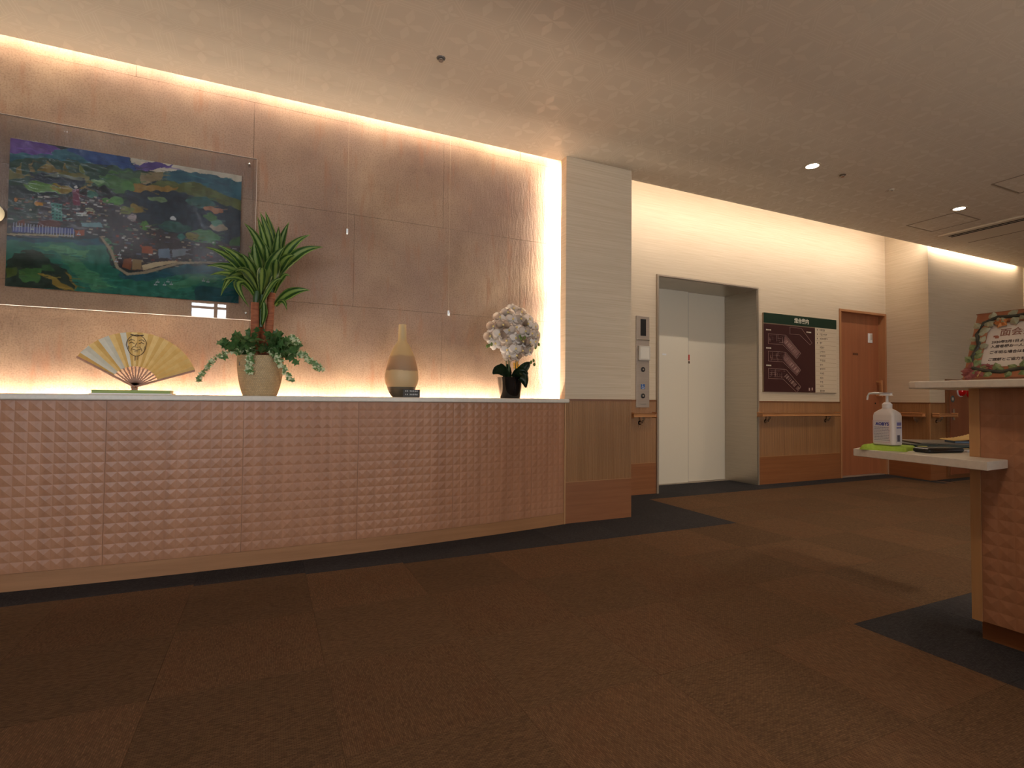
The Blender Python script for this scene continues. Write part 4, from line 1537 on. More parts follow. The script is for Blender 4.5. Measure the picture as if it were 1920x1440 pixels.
q = MB()
prof = [(0.086, 0.0), (0.094, 0.02), (0.105, 0.06), (0.114, 0.11), (0.119, 0.16), (0.1205, 0.19), (0.119, 0.216), (0.122, 0.222), (0.116, 0.224), (0.112, 0.218), (0.110, 0.19)]
n_ = 48
uvl = q.bm.loops.layers.uv.new('UVMap')
rings = [[q.bm.verts.new((PXC + r * math.cos(2 * math.pi * k / n_), PYC + r * math.sin(2 * math.pi * k / n_), WZ + h)) for k in range(n_)] for r, h in prof]
for i in range(len(prof) - 1):
    for k in range(n_):
        f = q.bm.faces.new((rings[i][k], rings[i][(k + 1) % n_], rings[i + 1][(k + 1) % n_], rings[i + 1][k]))
        for lp, (uu, vv) in zip(f.loops, ((k, i), (k + 1, i), (k + 1, i + 1), (k, i + 1))):
            lp[uvl].uv = (uu / n_ + prof[min(vv, 10)][1] * 0.35, prof[min(vv, 10)][1] / 0.224)
q.bm.faces.new(list(reversed(rings[0])))
bko = q.build('basket', bk, dr, True)
MB().lathe([(0.111, 0.190), (0.06, 0.20), (0.01, 0.203)], (PXC, PYC, WZ), 28).build('soil', mat('dark_soil', (52, 38, 28), (66, 48, 36), rough=0.95, nscale=60), dr)
box('basket_tag', M['black'], bko, -0.1475, -0.1405, 3.254, 3.262, WZ + 0.165, WZ + 0.185)
trunk_m = mat('coir_trunk', (132, 74, 48), (162, 96, 64), rough=0.8, scale=(10, 10, 60), nscale=2.0, bump=0.6, bump_dist=0.004)
for (xa, xb, zt, yy, r) in ((-0.073, -0.076, 1.432, 3.285, 0.0225), (-0.010, 0.006, 1.497, 3.30, 0.0225), (-0.045, -0.045, 1.33, 3.36, 0.020)):
    MB().tube([(xa, yy, WZ + 0.195), ((xa + xb) / 2, yy, (zt + 1.1) / 2), (xb, yy, zt)], [r, r * 0.98, r * 0.95], 14).build('trunk', trunk_m, dr, True)

lm = mat('striped_leaf', (40, 66, 30), rough=0.38, spec=0.5)
nt, N, L, b = nodes_of(lm)
uvn = N.new('ShaderNodeUVMap')
sp = N.new('ShaderNodeSeparateXYZ')
L.new(uvn.outputs['UV'], sp.inputs[0])
ab = N.new('ShaderNodeMath')
ab.operation = 'MULTIPLY_ADD'
ab.inputs[1].default_value = 2.0
ab.inputs[2].default_value = -1.0
L.new(sp.outputs['X'], ab.inputs[0])
ab2 = N.new('ShaderNodeMath')
ab2.operation = 'ABSOLUTE'
L.new(ab.outputs[0], ab2.inputs[0])
rp = N.new('ShaderNodeValToRGB')
rp.color_ramp.interpolation = 'LINEAR'
els = rp.color_ramp.elements
els[0].position, els[0].color = 0.0, lin((150, 172, 92))
els[1].position, els[1].color = 1.0, lin((40, 70, 34))
for ps, cc_ in ((0.26, (140, 164, 78)), (0.36, (66, 104, 44)), (0.70, (48, 84, 38)), (0.80, (128, 154, 72)), (0.92, (140, 164, 84)), (0.96, (60, 94, 44))):
    e = els.new(ps)
    e.color = lin(cc_)
L.new(ab2.outputs[0], rp.inputs['Fac'])
L.new(rp.outputs['Color'], b.inputs['Base Color'])
b.inputs['Subsurface Weight'].default_value = 0.0


def blade(name, base, tip, width, bow, m_, parent, sag=0.0, twist=0.0, n_seg=9, fold=0.25, wprof=None):
    base, tip, bow = Vector(base), Vector(tip), Vector(bow)
    q_ = MB()
    uvl_ = q_.bm.loops.layers.uv.new('UVMap')
    pts = []
    for k in range(n_seg + 1):
        t = k / n_seg
        p = base.lerp(tip, t) + bow * (4 * t * (1 - t))
        pts.append(p)
    view = Vector((0, -1, 0.15))
    rws = []
    for k, p in enumerate(pts):
        t = k / n_seg
        tg = (pts[min(n_seg, k + 1)] - pts[max(0, k - 1)]).normalized()
        s = tg.cross(view)
        if s.length < 0.1:
            s = tg.cross(Vector((1, 0, 0)))
        s.normalize()
        s = Matrix.Rotation(twist, 3, tg) @ s
        n = s.cross(tg).normalized()
        if wprof:
            w = width * wprof(t)
        else:
            w = width * (0.42 + 0.58 * min(1.0, t / 0.4)) * max(0.0, 1 - max(0, (t - 0.35) / 0.65) ** 1.7)
        w = max(w, 0.0006)
        rws.append([q_.bm.verts.new(p - s * w / 2 - n * w * fold), q_.bm.verts.new(p), q_.bm.verts.new(p + s * w / 2 - n * w * fold)])
    for k in range(n_seg):
        for c_ in (0, 1):
            f = q_.bm.faces.new((rws[k][c_], rws[k][c_ + 1], rws[k + 1][c_ + 1], rws[k + 1][c_]))
            f.smooth = True
            for lp, (uu, vv) in zip(f.loops, ((c_ / 2, k), ((c_ + 1) / 2, k), ((c_ + 1) / 2, k + 1), (c_ / 2, k + 1))):
                lp[uvl_].uv = (uu, vv / n_seg)
    # real thickness
    r = bmesh.ops.solidify(q_.bm, geom=q_.bm.faces[:], thickness=0.0009)
    return q_.build(name, m_, parent)


H2 = (0.012, 3.30, 1.565)
H2L = (0.000, 3.295, 1.50)
H1 = (-0.072, 3.285, 1.47)
# (base, tip x, tip z, tip y offset, width, bow)
LEAVES = [
    ((0.005, 3.30, 1.64), (-0.037, 3.34, 1.974), 0.046, (0.020, -0.01, 0.0)),
    ((0.004, 3.29, 1.62), (-0.062, 3.28, 1.946), 0.044, (0.016, -0.02, 0.01)),
    ((-0.008, 3.30, 1.60), (-0.075, 3.24, 1.907), 0.040, (0.012, -0.02, 0.01)),
    ((-0.012, 3.29, 1.60), (-0.138, 3.22, 1.854), 0.040, (0.015, -0.02, 0.03)),
    ((0.012, 3.29, 1.60), (0.035, 3.22, 1.862), 0.042, (0.004, -0.02, 0.0)),
    ((0.022, 3.30, 1.60), (0.090, 3.26, 1.908), 0.038, (-0.012, -0.02, 0.01)),
    ((0.030, 3.30, 1.59), (0.205, 3.26, 1.850), 0.046, (-0.030, -0.02, 0.035)),
    ((0.034, 3.30, 1.585), (0.273, 3.22, 1.775), 0.046, (-0.020, -0.02, 0.045)),
    ((0.034, 3.31, 1.58), (0.215, 3.36, 1.800), 0.034, (-0.015, 0.0, 0.04)),
    ((-0.030, 3.285, 1.50), (0.070, 3.20, 1.747), 0.050, (-0.014, -0.05, 0.02)),
    ((-0.010, 3.29, 1.56), (-0.033, 3.21, 1.755), 0.044, (0.006, -0.03, 0.01)),
    ((-0.045, 3.29, 1.50), (-0.087, 3.22, 1.764), 0.048, (-0.010, -0.03, 0.02)),
    ((-0.040, 3.30, 1.50), (-0.058, 3.30, 1.80), 0.042, (-0.008, 0.0, 0.0)),
    ((-0.070, 3.285, 1.50), (-0.317, 3.22, 1.700), 0.046, (0.030, -0.02, 0.040)),
    ((-0.068, 3.285, 1.51), (-0.260, 3.20, 1.712), 0.048, (0.030, -0.03, 0.030)),
    ((-0.075, 3.285, 1.49), (-0.311, 3.24, 1.604), 0.044, (0.020, -0.02, 0.050)),
    ((-0.078, 3.285, 1.48), (-0.293, 3.19, 1.545), 0.042, (0.010, -0.02, 0.055)),
    ((-0.080, 3.28, 1.475), (-0.235, 3.17, 1.519), 0.036, (0.010, -0.02, 0.050)),
    ((-0.064, 3.285, 1.51), (-0.148, 3.17, 1.674), 0.044, (0.010, -0.03, 0.020)),
    ((-0.060, 3.285, 1.51), (-0.114, 3.22, 1.700), 0.042, (0.006, -0.02, 0.015)),
    ((-0.095, 3.27, 1.53), (-0.100, 3.17, 1.385), 0.034, (-0.060, -0.05, 0.05)),
    ((-0.090, 3.28, 1.55), (-0.240, 3.20, 1.440), 0.036, (-0.010, -0.03, 0.070)),
    ((0.024, 3.29, 1.425), (0.204, 3.20, 1.513), 0.044, (-0.010, -0.02, 0.030)),
    ((0.024, 3.30, 1.44), (0.085, 3.18, 1.385), 0.026, (0.010, -0.02, 0.035)),
    ((-0.040, 3.27, 1.31), (-0.037, 3.26, 1.463), 0.028, (0.008, -0.01, 0.0)),
    ((-0.052, 3.27, 1.40), (0.062, 3.19, 1.560), 0.024, (0.0, -0.02, 0.05)),
    ((0.020, 3.30, 1.50), (0.100, 3.22, 1.585), 0.026, (0.0, -0.02, 0.045)),
    ((0.010, 3.31, 1.56), (0.130, 3.40, 1.80), 0.042, (-0.02, 0.0, 0.02)),
    ((-0.020, 3.31, 1.56), (-0.120, 3.41, 1.78), 0.042, (0.02, 0.0, 0.02)),
    ((-0.070, 3.29, 1.49), (-0.200, 3.40, 1.660), 0.040, (0.02, 0.0, 0.03)),
    ((0.014, 3.295, 1.55), (0.120, 3.15, 1.690), 0.044, (-0.01, -0.03, 0.04)),
    ((-0.060, 3.28, 1.49), (-0.170, 3.11, 1.560), 0.042, (0.0, -0.03, 0.05)),
    ((-0.048, 3.28, 1.48), (-0.040, 3.13, 1.60), 0.040, (0.0, -0.05, 0.03)),
    ((0.020, 3.295, 1.53), (0.030, 3.16, 1.66), 0.040, (0.0, -0.05, 0.03)),
]
random.seed(11)
for bs, tp, wd, bw in LEAVES:
    blade('leaf', bs, tp, wd * 1.4, bw, lm, dr, twist=random.uniform(-0.35, 0.35))
# leaf sheath bundles joining blades to the trunks
for p0, p1, r in (((0.004, 3.30, 1.49), (0.010, 3.30, 1.64), 0.020), ((-0.074, 3.285, 1.425), (-0.066, 3.285, 1.53), 0.019), ((-0.045, 3.30, 1.30), (-0.042, 3.295, 1.53), 0.015)):
    MB().tube([p0, tuple((Vector(p0) + Vector(p1)) / 2), p1], [r * 0.8, r, r * 0.5], 10).build('leaf_sheath', mat('dark_sheath', (34, 58, 28), (60, 88, 40), rough=0.4, scale=(30, 30, 2), nscale=2), dr, True)

# ivy: dark crown and four pale trailing vines
ivy_d = mat('ivy_dark', (56, 90, 48), (92, 126, 70), rough=0.4, nscale=40)
ivy_p = mat('ivy_variegated', (92, 124, 66), (204, 208, 168), rough=0.45, nscale=55, contrast=(0.46, 0.56))


def ivy_leaf(bm_, p, d, size, rnd):
    d = Vector(d).normalized()
    s = d.cross(Vector((rnd.uniform(-0.3, 0.3), -1, rnd.uniform(-0.2, 0.5)))).normalized()
    n = s.cross(d).normalized()
    out = [(0, -0.02), (0.42, 0.05), (0.26, 0.38), (0.50, 0.55), (0.20, 0.68), (0, 1.0), (-0.20, 0.68), (-0.50, 0.55), (-0.26, 0.38), (-0.42, 0.05)]
    vs_ = [bm_.verts.new(Vector(p) + s * a * size + d * c_ * size - n * abs(a) * size * 0.3) for a, c_ in out]
    ctr_ = bm_.verts.new(Vector(p) + d * 0.4 * size)
    for k in range(len(vs_)):
        bm_.faces.new((vs_[k], vs_[(k + 1) % len(vs_)], ctr_))


rnd = random.Random(4)
q = MB()
for k in range(170):
    a = rnd.uniform(0, 2 * math.pi)
    r = rnd.uniform(0.03, 0.165)
    x = PXC + r * math.cos(a) * 1.15
    y = PYC - 0.02 + r * math.sin(a) * 0.8
    z = WZ + 0.238 + (0.15 - r) * 0.45 + rnd.uniform(-0.03, 0.075)
    ivy_leaf(q.bm, (x, y, z), (math.cos(a), math.sin(a) * 0.6 - 0.4, rnd.uniform(-0.7, 0.8)), rnd.uniform(0.040, 0.064), rnd)
o = q.build('ivy_crown', ivy_d, dr)
o['kind'] = 'stuff'
VINES = [[(-0.13, 3.25, 1.145), (-0.19, 3.23, 1.155), (-0.256, 3.22, 1.115), (-0.30, 3.21, 1.05), (-0.338, 3.20, 0.985)],
         [(0.06, 3.25, 1.15), (0.12, 3.23, 1.165), (0.181, 3.22, 1.142), (0.23, 3.21, 1.10), (0.276, 3.20, 1.062)],
         [(-0.085, 3.22, 1.18), (-0.093, 3.18, 1.15), (-0.096, 3.185, 1.10), (-0.098, 3.19, 1.04)],
         [(0.0, 3.22, 1.17), (0.03, 3.18, 1.14), (0.072, 3.18, 1.065), (0.115, 3.185, 0.992)],
         [(0.05, 3.26, 1.20), (0.11, 3.25, 1.25), (0.145, 3.25, 1.215)]]
for vi in VINES:
    q = MB()
    q.tube(vi, 0.0016, 5)
    st_o = q.build('ivy_vine', mat('vine_stem', (110, 92, 60), rough=0.6), dr)
    q = MB()
    for a, b2 in zip(vi[:-1], vi[1:]):
        a, b2 = Vector(a), Vector(b2)
        for k in range(5):
            p = a.lerp(b2, k / 5)
            sd = -1 if k % 2 else 1
            ivy_leaf(q.bm, p, (b2 - a).normalized() + Vector((sd * rnd.uniform(0.3, 0.8), -0.4, sd * rnd.uniform(0.2, 0.7))), rnd.uniform(0.030, 0.042), rnd)
    lo_ = q.build('ivy_leaves', ivy_p, st_o)
    lo_['kind'] = 'stuff'

# =================================================================== ORCHID
OX, OY = 1.545, 3.385
orc = thing('potted_orchid', 'white moth orchid with a dome of blooms in a glossy black pot', 'plant', (OX, OY, WZ))
MB().lathe([(0.068, 0.0), (0.072, 0.01), (0.078, 0.05), (0.086, 0.10), (0.091, 0.14), (0.093, 0.147), (0.086, 0.147), (0.082, 0.12)], (OX, OY, WZ), 36, cap=True).build(
    'pot', mat('gloss_black_pot', (20, 17, 16), rough=0.08, coat=0.6), orc, True)
MB().lathe([(0.083, 0.118), (0.04, 0.125), (0.005, 0.128)], (OX, OY, WZ), 24).build('moss', mat('moss', (54, 50, 30), (70, 66, 38), rough=0.9, nscale=60), orc)
oleaf = mat('orchid_leaf', (24, 40, 24), (40, 62, 36), rough=0.3, nscale=12)


def wleaf(t):
    return math.sin(math.pi * (0.08 + 0.9 * t)) ** 0.7


for bs, tp, wd, bw in (((OX - 0.01, OY - 0.03, 1.05), (OX - 0.175, OY - 0.10, 1.075), 0.075, (0, 0, 0.045)), ((OX - 0.03, OY, 1.05), (OX - 0.11, OY - 0.06, 1.125), 0.06, (0, 0, 0.03)),
                       ((OX + 0.02, OY - 0.05, 1.05), (OX + 0.055, OY - 0.14, 0.985), 0.085, (0, -0.03, 0.05)), ((OX, OY - 0.04, 1.06), (OX + 0.09, OY - 0.10, 1.08), 0.06, (0, 0, 0.03)),
                       ((OX + 0.03, OY, 1.05), (OX + 0.14, OY - 0.03, 1.17), 0.07, (0.01, 0, 0.01)), ((OX, OY, 1.05), (OX - 0.035, OY - 0.02, 1.15), 0.05, (0, 0, 0.01))):
    blade('leaf', bs, tp, wd, bw, oleaf, orc, wprof=wleaf, fold=0.15)
stem_m = mat('orchid_stem', (72, 84, 40), rough=0.5)
STEMS = [(-0.04, -0.02), (-0.028, -0.03), (-0.015, -0.02), (0.028, -0.02), (0.04, -0.03)]
tops = [(-0.14, 1.40), (-0.07, 1.52), (0.0, 1.55), (0.09, 1.50), (0.17, 1.42)]
for (dx, dy), (tx, tz) in zip(STEMS, tops):
    MB().tube([(OX + dx, OY + dy, WZ + 0.12), (OX + dx * 1.1, OY + dy - 0.005, 1.20), (OX + dx * 0.6 + tx * 0.45, OY + dy - 0.01, 1.36), (OX + tx, OY - 0.03, tz)],
              [0.0028, 0.0028, 0.0024, 0.002], 6).build('flower_stem', stem_m, orc)
petal_m = mat('orchid_petal', (240, 232, 226), rough=0.6)
nt, N, L, b = nodes_of(petal_m)
trl = N.new('ShaderNodeBsdfTranslucent')
trl.inputs['Color'].default_value = lin((246, 238, 230))
mxs = N.new('ShaderNodeMixShader')
mxs.inputs[0].default_value = 0.45
L.new(b.outputs[0], mxs.inputs[1])
L.new(trl.outputs[0], mxs.inputs[2])
L.new(mxs.outputs[0], [n for n in N if n.type == 'OUTPUT_MATERIAL'][0].inputs['Surface'])
lip_m = mat('orchid_lip', (232, 204, 120), (240, 220, 160), rough=0.5, nscale=60)


def petal_mesh(w_, l_, nm):
    q_ = MB()
    rows_ = []
    n1_ = 6
    for k in range(n1_ + 1):
        t = k / n1_
        ww = w_ * (0.25 + 0.75 * math.sin(math.pi * (0.10 + 0.86 * t)) ** 0.6) * (1.0 if t < 0.97 else 0.6)
        rr_ = []
        for c_ in range(5):
            s = (c_ / 4 - 0.5) * 2
            rr_.append(q_.bm.verts.new((s * ww / 2, l_ * t, 0.004 - 0.006 * abs(s) ** 2 - 0.010 * t * t)))
        rows_.append(rr_)
    for k in range(n1_):
        for c_ in range(4):
            f = q_.bm.faces.new((rows_[k][c_], rows_[k][c_ + 1], rows_[k + 1][c_ + 1], rows_[k + 1][c_]))
            f.smooth = True
    bmesh.ops.solidify(q_.bm, geom=q_.bm.faces[:], thickness=0.0006)
    me_ = bpy.data.meshes.new(nm)
    q_.bm.to_mesh(me_)
    q_.bm.free()
    me_.materials.append(petal_m)
    return me_


PW = petal_mesh(0.062, 0.050, 'petal')
PS = petal_mesh(0.038, 0.048, 'petal')
q = MB().lathe([(0.002, 0.012), (0.006, 0.010), (0.008, 0.004), (0.004, 0.0)], (0, 0, 0), 10)
me_l = bpy.data.meshes.new('flower_lip')
q.bm.to_mesh(me_l)
q.bm.free()
me_l.materials.append(lip_m)
FL = []
rnd = random.Random(12)
# (dx, z) across the dome as seen, nearer ones in front
spots = [(-0.005, 1.535), (0.055, 1.515), (-0.06, 1.50), (-0.115, 1.465), (0.115, 1.47), (-0.16, 1.40), (-0.10, 1.41), (-0.03, 1.455), (0.03, 1.46), (0.085, 1.43), (0.16, 1.42),
         (-0.175, 1.335), (-0.125, 1.345), (-0.06, 1.375), (0.0, 1.40), (0.06, 1.375), (0.12, 1.365), (0.185, 1.36), (-0.14, 1.285), (-0.075, 1.305), (-0.01, 1.325), (0.05, 1.305), (0.11, 1.305), (0.165, 1.315),
         (-0.055, 1.245), (0.0, 1.255), (0.06, 1.245), (0.115, 1.25), (0.02, 1.21), (-0.03, 1.205)]
for k, (dx, z) in enumerate(spots):
    rr_ = math.hypot(dx / 0.21, (z - 1.37) / 0.19)
    y = OY - 0.035 - 0.075 * max(0, 1 - rr_ ** 2) + rnd.uniform(-0.01, 0.01)
    y = min(y, 3.44)
    nrm_ = Vector((dx * 1.6, -0.6, (z - 1.36) * 1.2 + 0.02)).normalized()
    up_ = Vector((rnd.uniform(-0.35, 0.35), 0, 1))
    xx = up_.cross(nrm_).normalized()
    yy = nrm_.cross(xx).normalized()
    mt = Matrix((xx, yy, nrm_)).transposed().to_4x4()
    mt.translation = Vector((OX + dx, y, z))
    fo = link('flower', me_l, orc)
    fo.matrix_parent_inverse = Matrix.Identity(4)
    fo.matrix_basis = Matrix.Translation(-Vector((OX, OY, WZ))) @ mt
    for ang, me_p in ((78, PW), (-78, PW), (0, PS), (142, PS), (-142, PS)):
        po = bpy.data.objects.new('petal', me_p)
        COL.objects.link(po)
        po.parent = fo
        po.rotation_euler = (0, 0, math.radians(ang))
        po.location = (0, 0, 0.001 if me_p is PW else -0.002)
bud_m = mat('orchid_bud', (108, 122, 56), (92, 108, 48), rough=0.5, nscale=40)
for (dx, z, y) in ((-0.205, 1.262, 3.32), (-0.19, 1.268, 3.32), (-0.172, 1.278, 3.32), (0.01, 1.335, 3.255), (0.022, 1.318, 3.255), (0.045, 1.328, 3.255), (0.17, 1.298, 3.35), (0.207, 1.297, 3.35), (0.18, 1.275, 3.35), (0.12, 1.165, 3.30), (0.14, 1.178, 3.30), (0.145, 1.15, 3.30)):
    MB().lathe([(0.002, -0.013), (0.007, -0.008), (0.0095, 0.0), (0.007, 0.009), (0.002, 0.013)], (OX + dx, y, z), 10).build('bud', bud_m, orc, True)
yel = mat('yellow_bloom', (226, 186, 70), (238, 206, 110), rough=0.5, nscale=40)
for (dx, z, y) in ((0.06, 1.145, 3.42), (0.125, 1.065, 3.43)):
    q = MB()
    for k in range(5):
        a = k * 2 * math.pi / 5
        d = Vector((math.cos(a), -0.25, math.sin(a)))
        c0 = Vector((OX + dx, y, z))
        s = d.cross(Vector((0, 1, 0))).normalized()
        q.face([c0, c0 + d * 0.018 + s * 0.012, c0 + d * 0.034, c0 + d * 0.018 - s * 0.012])
    bmesh.ops.solidify(q.bm, geom=q.bm.faces[:], thickness=0.001)
    q.build('yellow_flower', yel, orc)

# =================================================================== RECEPTION COUNTER (right)
rc = thing('reception_counter', 'oak reception counter with pyramid relief front at the right edge', 'counter', (2.6, 0.3, 0))
RX = 2.490
stations = [1.099 - 0.0498 * k for k in range(37)]


def fr2(s):
    return (RX + 0.03 * (1.1 - s) ** 2 * 0.0, s)


def nr2(s):
    return (-1.0, 0.0)


for k in range(0, 36, 12):
    facet_panel('facet_panel', stations[k:k + 13], 0.078, 0.0492, 18, fr2, rc, M['facet'], nr2, 0.0028)
MB().box(2.486, 2.615, 1.0995, 1.133, 0.076, 0.964, 0.001).build('end_strip', M['edge_oak'], rc)
box('carcass', M['facet_board'], rc, 2.51, 2.614, -0.70, 1.099, 0.077, 0.964)
box('plinth', M['skirt'], rc, 2.528, 2.60, -0.70, 1.118, 0.0, 0.077)
wt2 = MB()
wt2.prism([(2.34, -0.72), (3.05, -0.72), (3.05, 1.315), (2.43, 1.315), (2.405, 1.30), (2.392, 1.27), (2.385, 1.15), (2.372, 1.05), (2.36, 0.92), (2.35, 0.80), (2.34, 0.70)], 0.9645, 0.9935, 0.004)
tag(wt2.build('reception_worktop', M['worktop'], None), 'raised cream worktop of the reception counter under the framed notice', 'worktop')
lg = MB()
lg.prism([(2.313, 1.003), (2.4825, 1.014), (2.485, 1.136), (3.10, 1.136), (3.10, 1.74), (2.379, 1.515), (2.345, 1.25)], 0.668, 0.700, 0.002)
tag(lg.build('reception_ledge', M['worktop'], None), 'low cream ledge projecting from the end of the reception counter', 'ledge')

# ---- framed notice standing on the worktop
FN = thing('framed_notice', 'framed notice with painted leaf and flower border standing on the reception worktop', 'picture frame', (2.62, 1.0, 0.9937))
B0 = Vector((2.580, 1.189, 1.0005))
dr_ = Vector((0, -1, 0))
du_ = Vector((0.405, 0.0, 0.914)).normalized()
dn_ = dr_.cross(du_).normalized()      # towards the reader
if dn_.x > 0:
    dn_ = -dn_
FW, FH = 0.395, 0.296


def fpt(u, v, d=0.0):
    return B0 + dr_ * u + du_ * v + dn_ * d


def fbox(q_, u0, u1, v0, v1, d0, d1, bev=0.0):
    q_.quadbox(fpt((u0 + u1) / 2, (v0 + v1) / 2, (d0 + d1) / 2), dr_, dn_, du_, (u1 - u0) / 2, (d1 - d0) / 2, (v1 - v0) / 2, bev)
    return q_


wood_f = mat('red_brown_frame', (150, 92, 60), (166, 106, 72), rough=0.5, nscale=12)
q = MB()
bw_ = 0.046
fbox(q, 0, FW, 0, bw_, 0, 0.016, 0.003)
fbox(q, 0, FW, FH - bw_, FH, 0, 0.016, 0.003)
fbox(q, 0, bw_, bw_, FH - bw_, 0, 0.016, 0.003)
fbox(q, FW - bw_, FW, bw_, FH - bw_, 0, 0.016, 0.003)
q.build('frame', wood_f, FN)
pp = fbox(MB(), bw_, FW - bw_, bw_, FH - bw_, 0.003, 0.006).build('paper', mat('notice_paper', (222, 212, 204), rough=0.6), FN)
ttl = mat('notice_title_ink', (150, 104, 92), rough=0.6)
bod = mat('notice_body_ink', (88, 74, 72), rough=0.6)
text('notice_title', '面会簿に', 0.036, ttl, pp, fpt(0.086, 0.192, 0.0065), dr_, du_, 'LEFT', 0.0004)
for ln_t, v, u in (('2020年2月1日より、面会', 0.158, 0.066), ('入居者様お一人おひと', 0.138, 0.066), ('ご不明な場合は事務所に', 0.112, 0.066), ('ご理解とご協力を何卒よ', 0.080, 0.066)):
    text('notice_line', ln_t, 0.0145, bod, pp, fpt(u, v, 0.0065), dr_, du_, 'LEFT', 0.0002)
q = MB()
for (u, v, w_, h_) in ((0.068, 0.186, 0.014, 0.007), (0.074, 0.180, 0.012, 0.010)):
    fbox(q, u, u + w_, v, v + h_, 0.006, 0.0068)
q.build('small_picture', mat('small_red_print', (172, 104, 84), rough=0.6), pp)
# relief garland
lv1 = mat('garland_leaf', (92, 112, 66), (140, 150, 104), rough=0.5, nscale=60)
lv2 = mat('garland_vine', (42, 44, 38), (70, 70, 58), rough=0.5, nscale=40)
lv3 = mat('garland_rose', (124, 58, 58), (150, 84, 80), rough=0.5, nscale=50)
lv4 = mat('garland_orange', (190, 118, 62), (206, 140, 84), rough=0.5, nscale=50)
lv5 = mat('garland_pale_leaf', (150, 150, 124), (172, 170, 146), rough=0.5, nscale=50)
vin = MB()
rnd = random.Random(9)
loop = [(0.028, 0.045), (0.018, 0.10), (0.030, 0.15), (0.016, 0.20), (0.030, 0.25), (0.075, 0.272), (0.13, 0.268), (0.19, 0.276), (0.25, 0.266), (0.31, 0.275), (0.365, 0.262), (0.378, 0.20), (0.366, 0.14),
        (0.378, 0.08), (0.362, 0.03), (0.30, 0.036), (0.24, 0.024), (0.18, 0.036), (0.12, 0.024), (0.07, 0.032), (0.028, 0.045)]
vin.tube([fpt(u, v, 0.017) for u, v in loop], 0.0075, 6)
vin.build('garland_vine', lv2, FN)


def relief_leaf(u, v, ang, size, m_, nm='garland_leaf'):
    ca, sa = math.cos(ang), math.sin(ang)
    q_ = MB()
    out = [(0, 0), (0.32, 0.3), (0.34, 0.6), (0, 1.0), (-0.34, 0.6), (-0.32, 0.3)]
    vs_ = []
    for a, c_ in out:
        vs_.append(q_.bm.verts.new(fpt(u + (a * ca - c_ * sa) * size, v + (a * sa + c_ * ca) * size, 0.016)))
    top = [q_.bm.verts.new(fpt(u + (0 - c_ * sa) * size, v + (c_ * ca) * size, 0.023)) for c_ in (0.25, 0.7)]
    q_.bm.faces.new((vs_[0], vs_[1], top[0]))
    q_.bm.faces.new((vs_[1], vs_[2], top[1], top[0]))
    q_.bm.faces.new((vs_[2], vs_[3], top[1]))
    q_.bm.faces.new((vs_[3], vs_[4], top[1]))
    q_.bm.faces.new((vs_[4], vs_[5], top[0], top[1]))
    q_.bm.faces.new((vs_[5], vs_[0], top[0]))
    q_.bm.faces.new(list(reversed(vs_)))
    bmesh.ops.recalc_face_normals(q_.bm, faces=q_.bm.faces[:])
    q_.build(nm, m_, FN)


for a, b2 in zip(loop[:-1], loop[1:]):
    for k in range(3):
        t = (k + 0.5) / 3
        u, v = a[0] + (b2[0] - a[0]) * t, a[1] + (b2[1] - a[1]) * t
        ang = math.atan2(b2[1] - a[1], b2[0] - a[0]) - math.pi / 2 + (0.9 if k % 2 else -0.9) + rnd.uniform(-0.3, 0.3)
        relief_leaf(u, v, ang, rnd.uniform(0.032, 0.044), lv5 if (v > 0.13) else lv1)


def relief_flower(u, v, r, m_):
    for k in range(5):
        relief_leaf(u, v, k * 2 * math.pi / 5 + 0.3, r, m_, 'garland_petal')


relief_flower(0.032, 0.034, 0.046, lv3)
relief_flower(0.020, 0.018, 0.028, lv3)
relief_flower(0.078, 0.044, 0.022, lv3)
relief_flower(0.088, 0.246, 0.026, lv4)
relief_flower(0.350, 0.050, 0.028, lv3)
fbox(MB(), 0.16, 0.20, 0.02, 0.05, -0.004, 0.0).build('easel_hinge', M['chrome'], FN)
q = MB()
q.quadbox(Vector((2.74, 1.0, 1.086)), Vector((-0.35, 0, 1)), (0, 1, 0), Vector((1, 0, 0.35)), 0.092, 0.03, 0.0025)
q.build('easel_leg', wood_f, FN)
q = MB()
q.quadbox(fpt(0.055, 0.016, 0.020), (dr_ + du_ * 3), dn_, (dr_ * 3 - du_), 0.012, 0.002, 0.0028)
q.build('stand_clip', mat('brass_clip', (236, 206, 150), rough=0.2, metallic=0.9), FN)  # small bright bar stands in for a glint on the stand

# ---- things on the low ledge
LZ = 0.7002
tw = MB()
rnd = random.Random(2)
# folded cloth: soft layered slab with a wavy rounded edge
cen = Vector((2.485, 1.425))
t1, t2 = Vector((0.46, -0.89)).normalized(), Vector((0.97, 0.24)).normalized()
nu, nv = 26, 12
top = []
for i in range(nu + 1):
    r_ = []
    for j in range(nv + 1):
        u, v = i / nu * 2 - 1, j / nv * 2 - 1
        p = cen + t1 * (u * (0.079 + 0.004 * math.sin(v * 5))) + t2 * (v * (0.093 + 0.003 * math.sin(u * 7)))
        e = max(0.0, 1 - max(abs(u), abs(v)) ** 8)
        z = LZ + 0.001 + (0.0195 + 0.005 * (1 if u < -0.55 else 0)) * math.sqrt(e) + 0.0012 * noise.noise(Vector((u * 4, v * 4, 0.3)))
        r_.append(tw.bm.verts.new((p.x, p.y, z)))
    top.append(r_)
for i in range(nu):
    for j in range(nv):
        f = tw.bm.faces.new((top[i][j], top[i + 1][j], top[i + 1][j + 1], top[i][j + 1]))
        f.smooth = True
ed = [e for e in tw.bm.edges if len(e.link_faces) == 1]
ex = bmesh.ops.extrude_edge_only(tw.bm, edges=ed)
for v in [g for g in ex['geom'] if isinstance(g, bmesh.types.BMVert)]:
    v.co.z = LZ
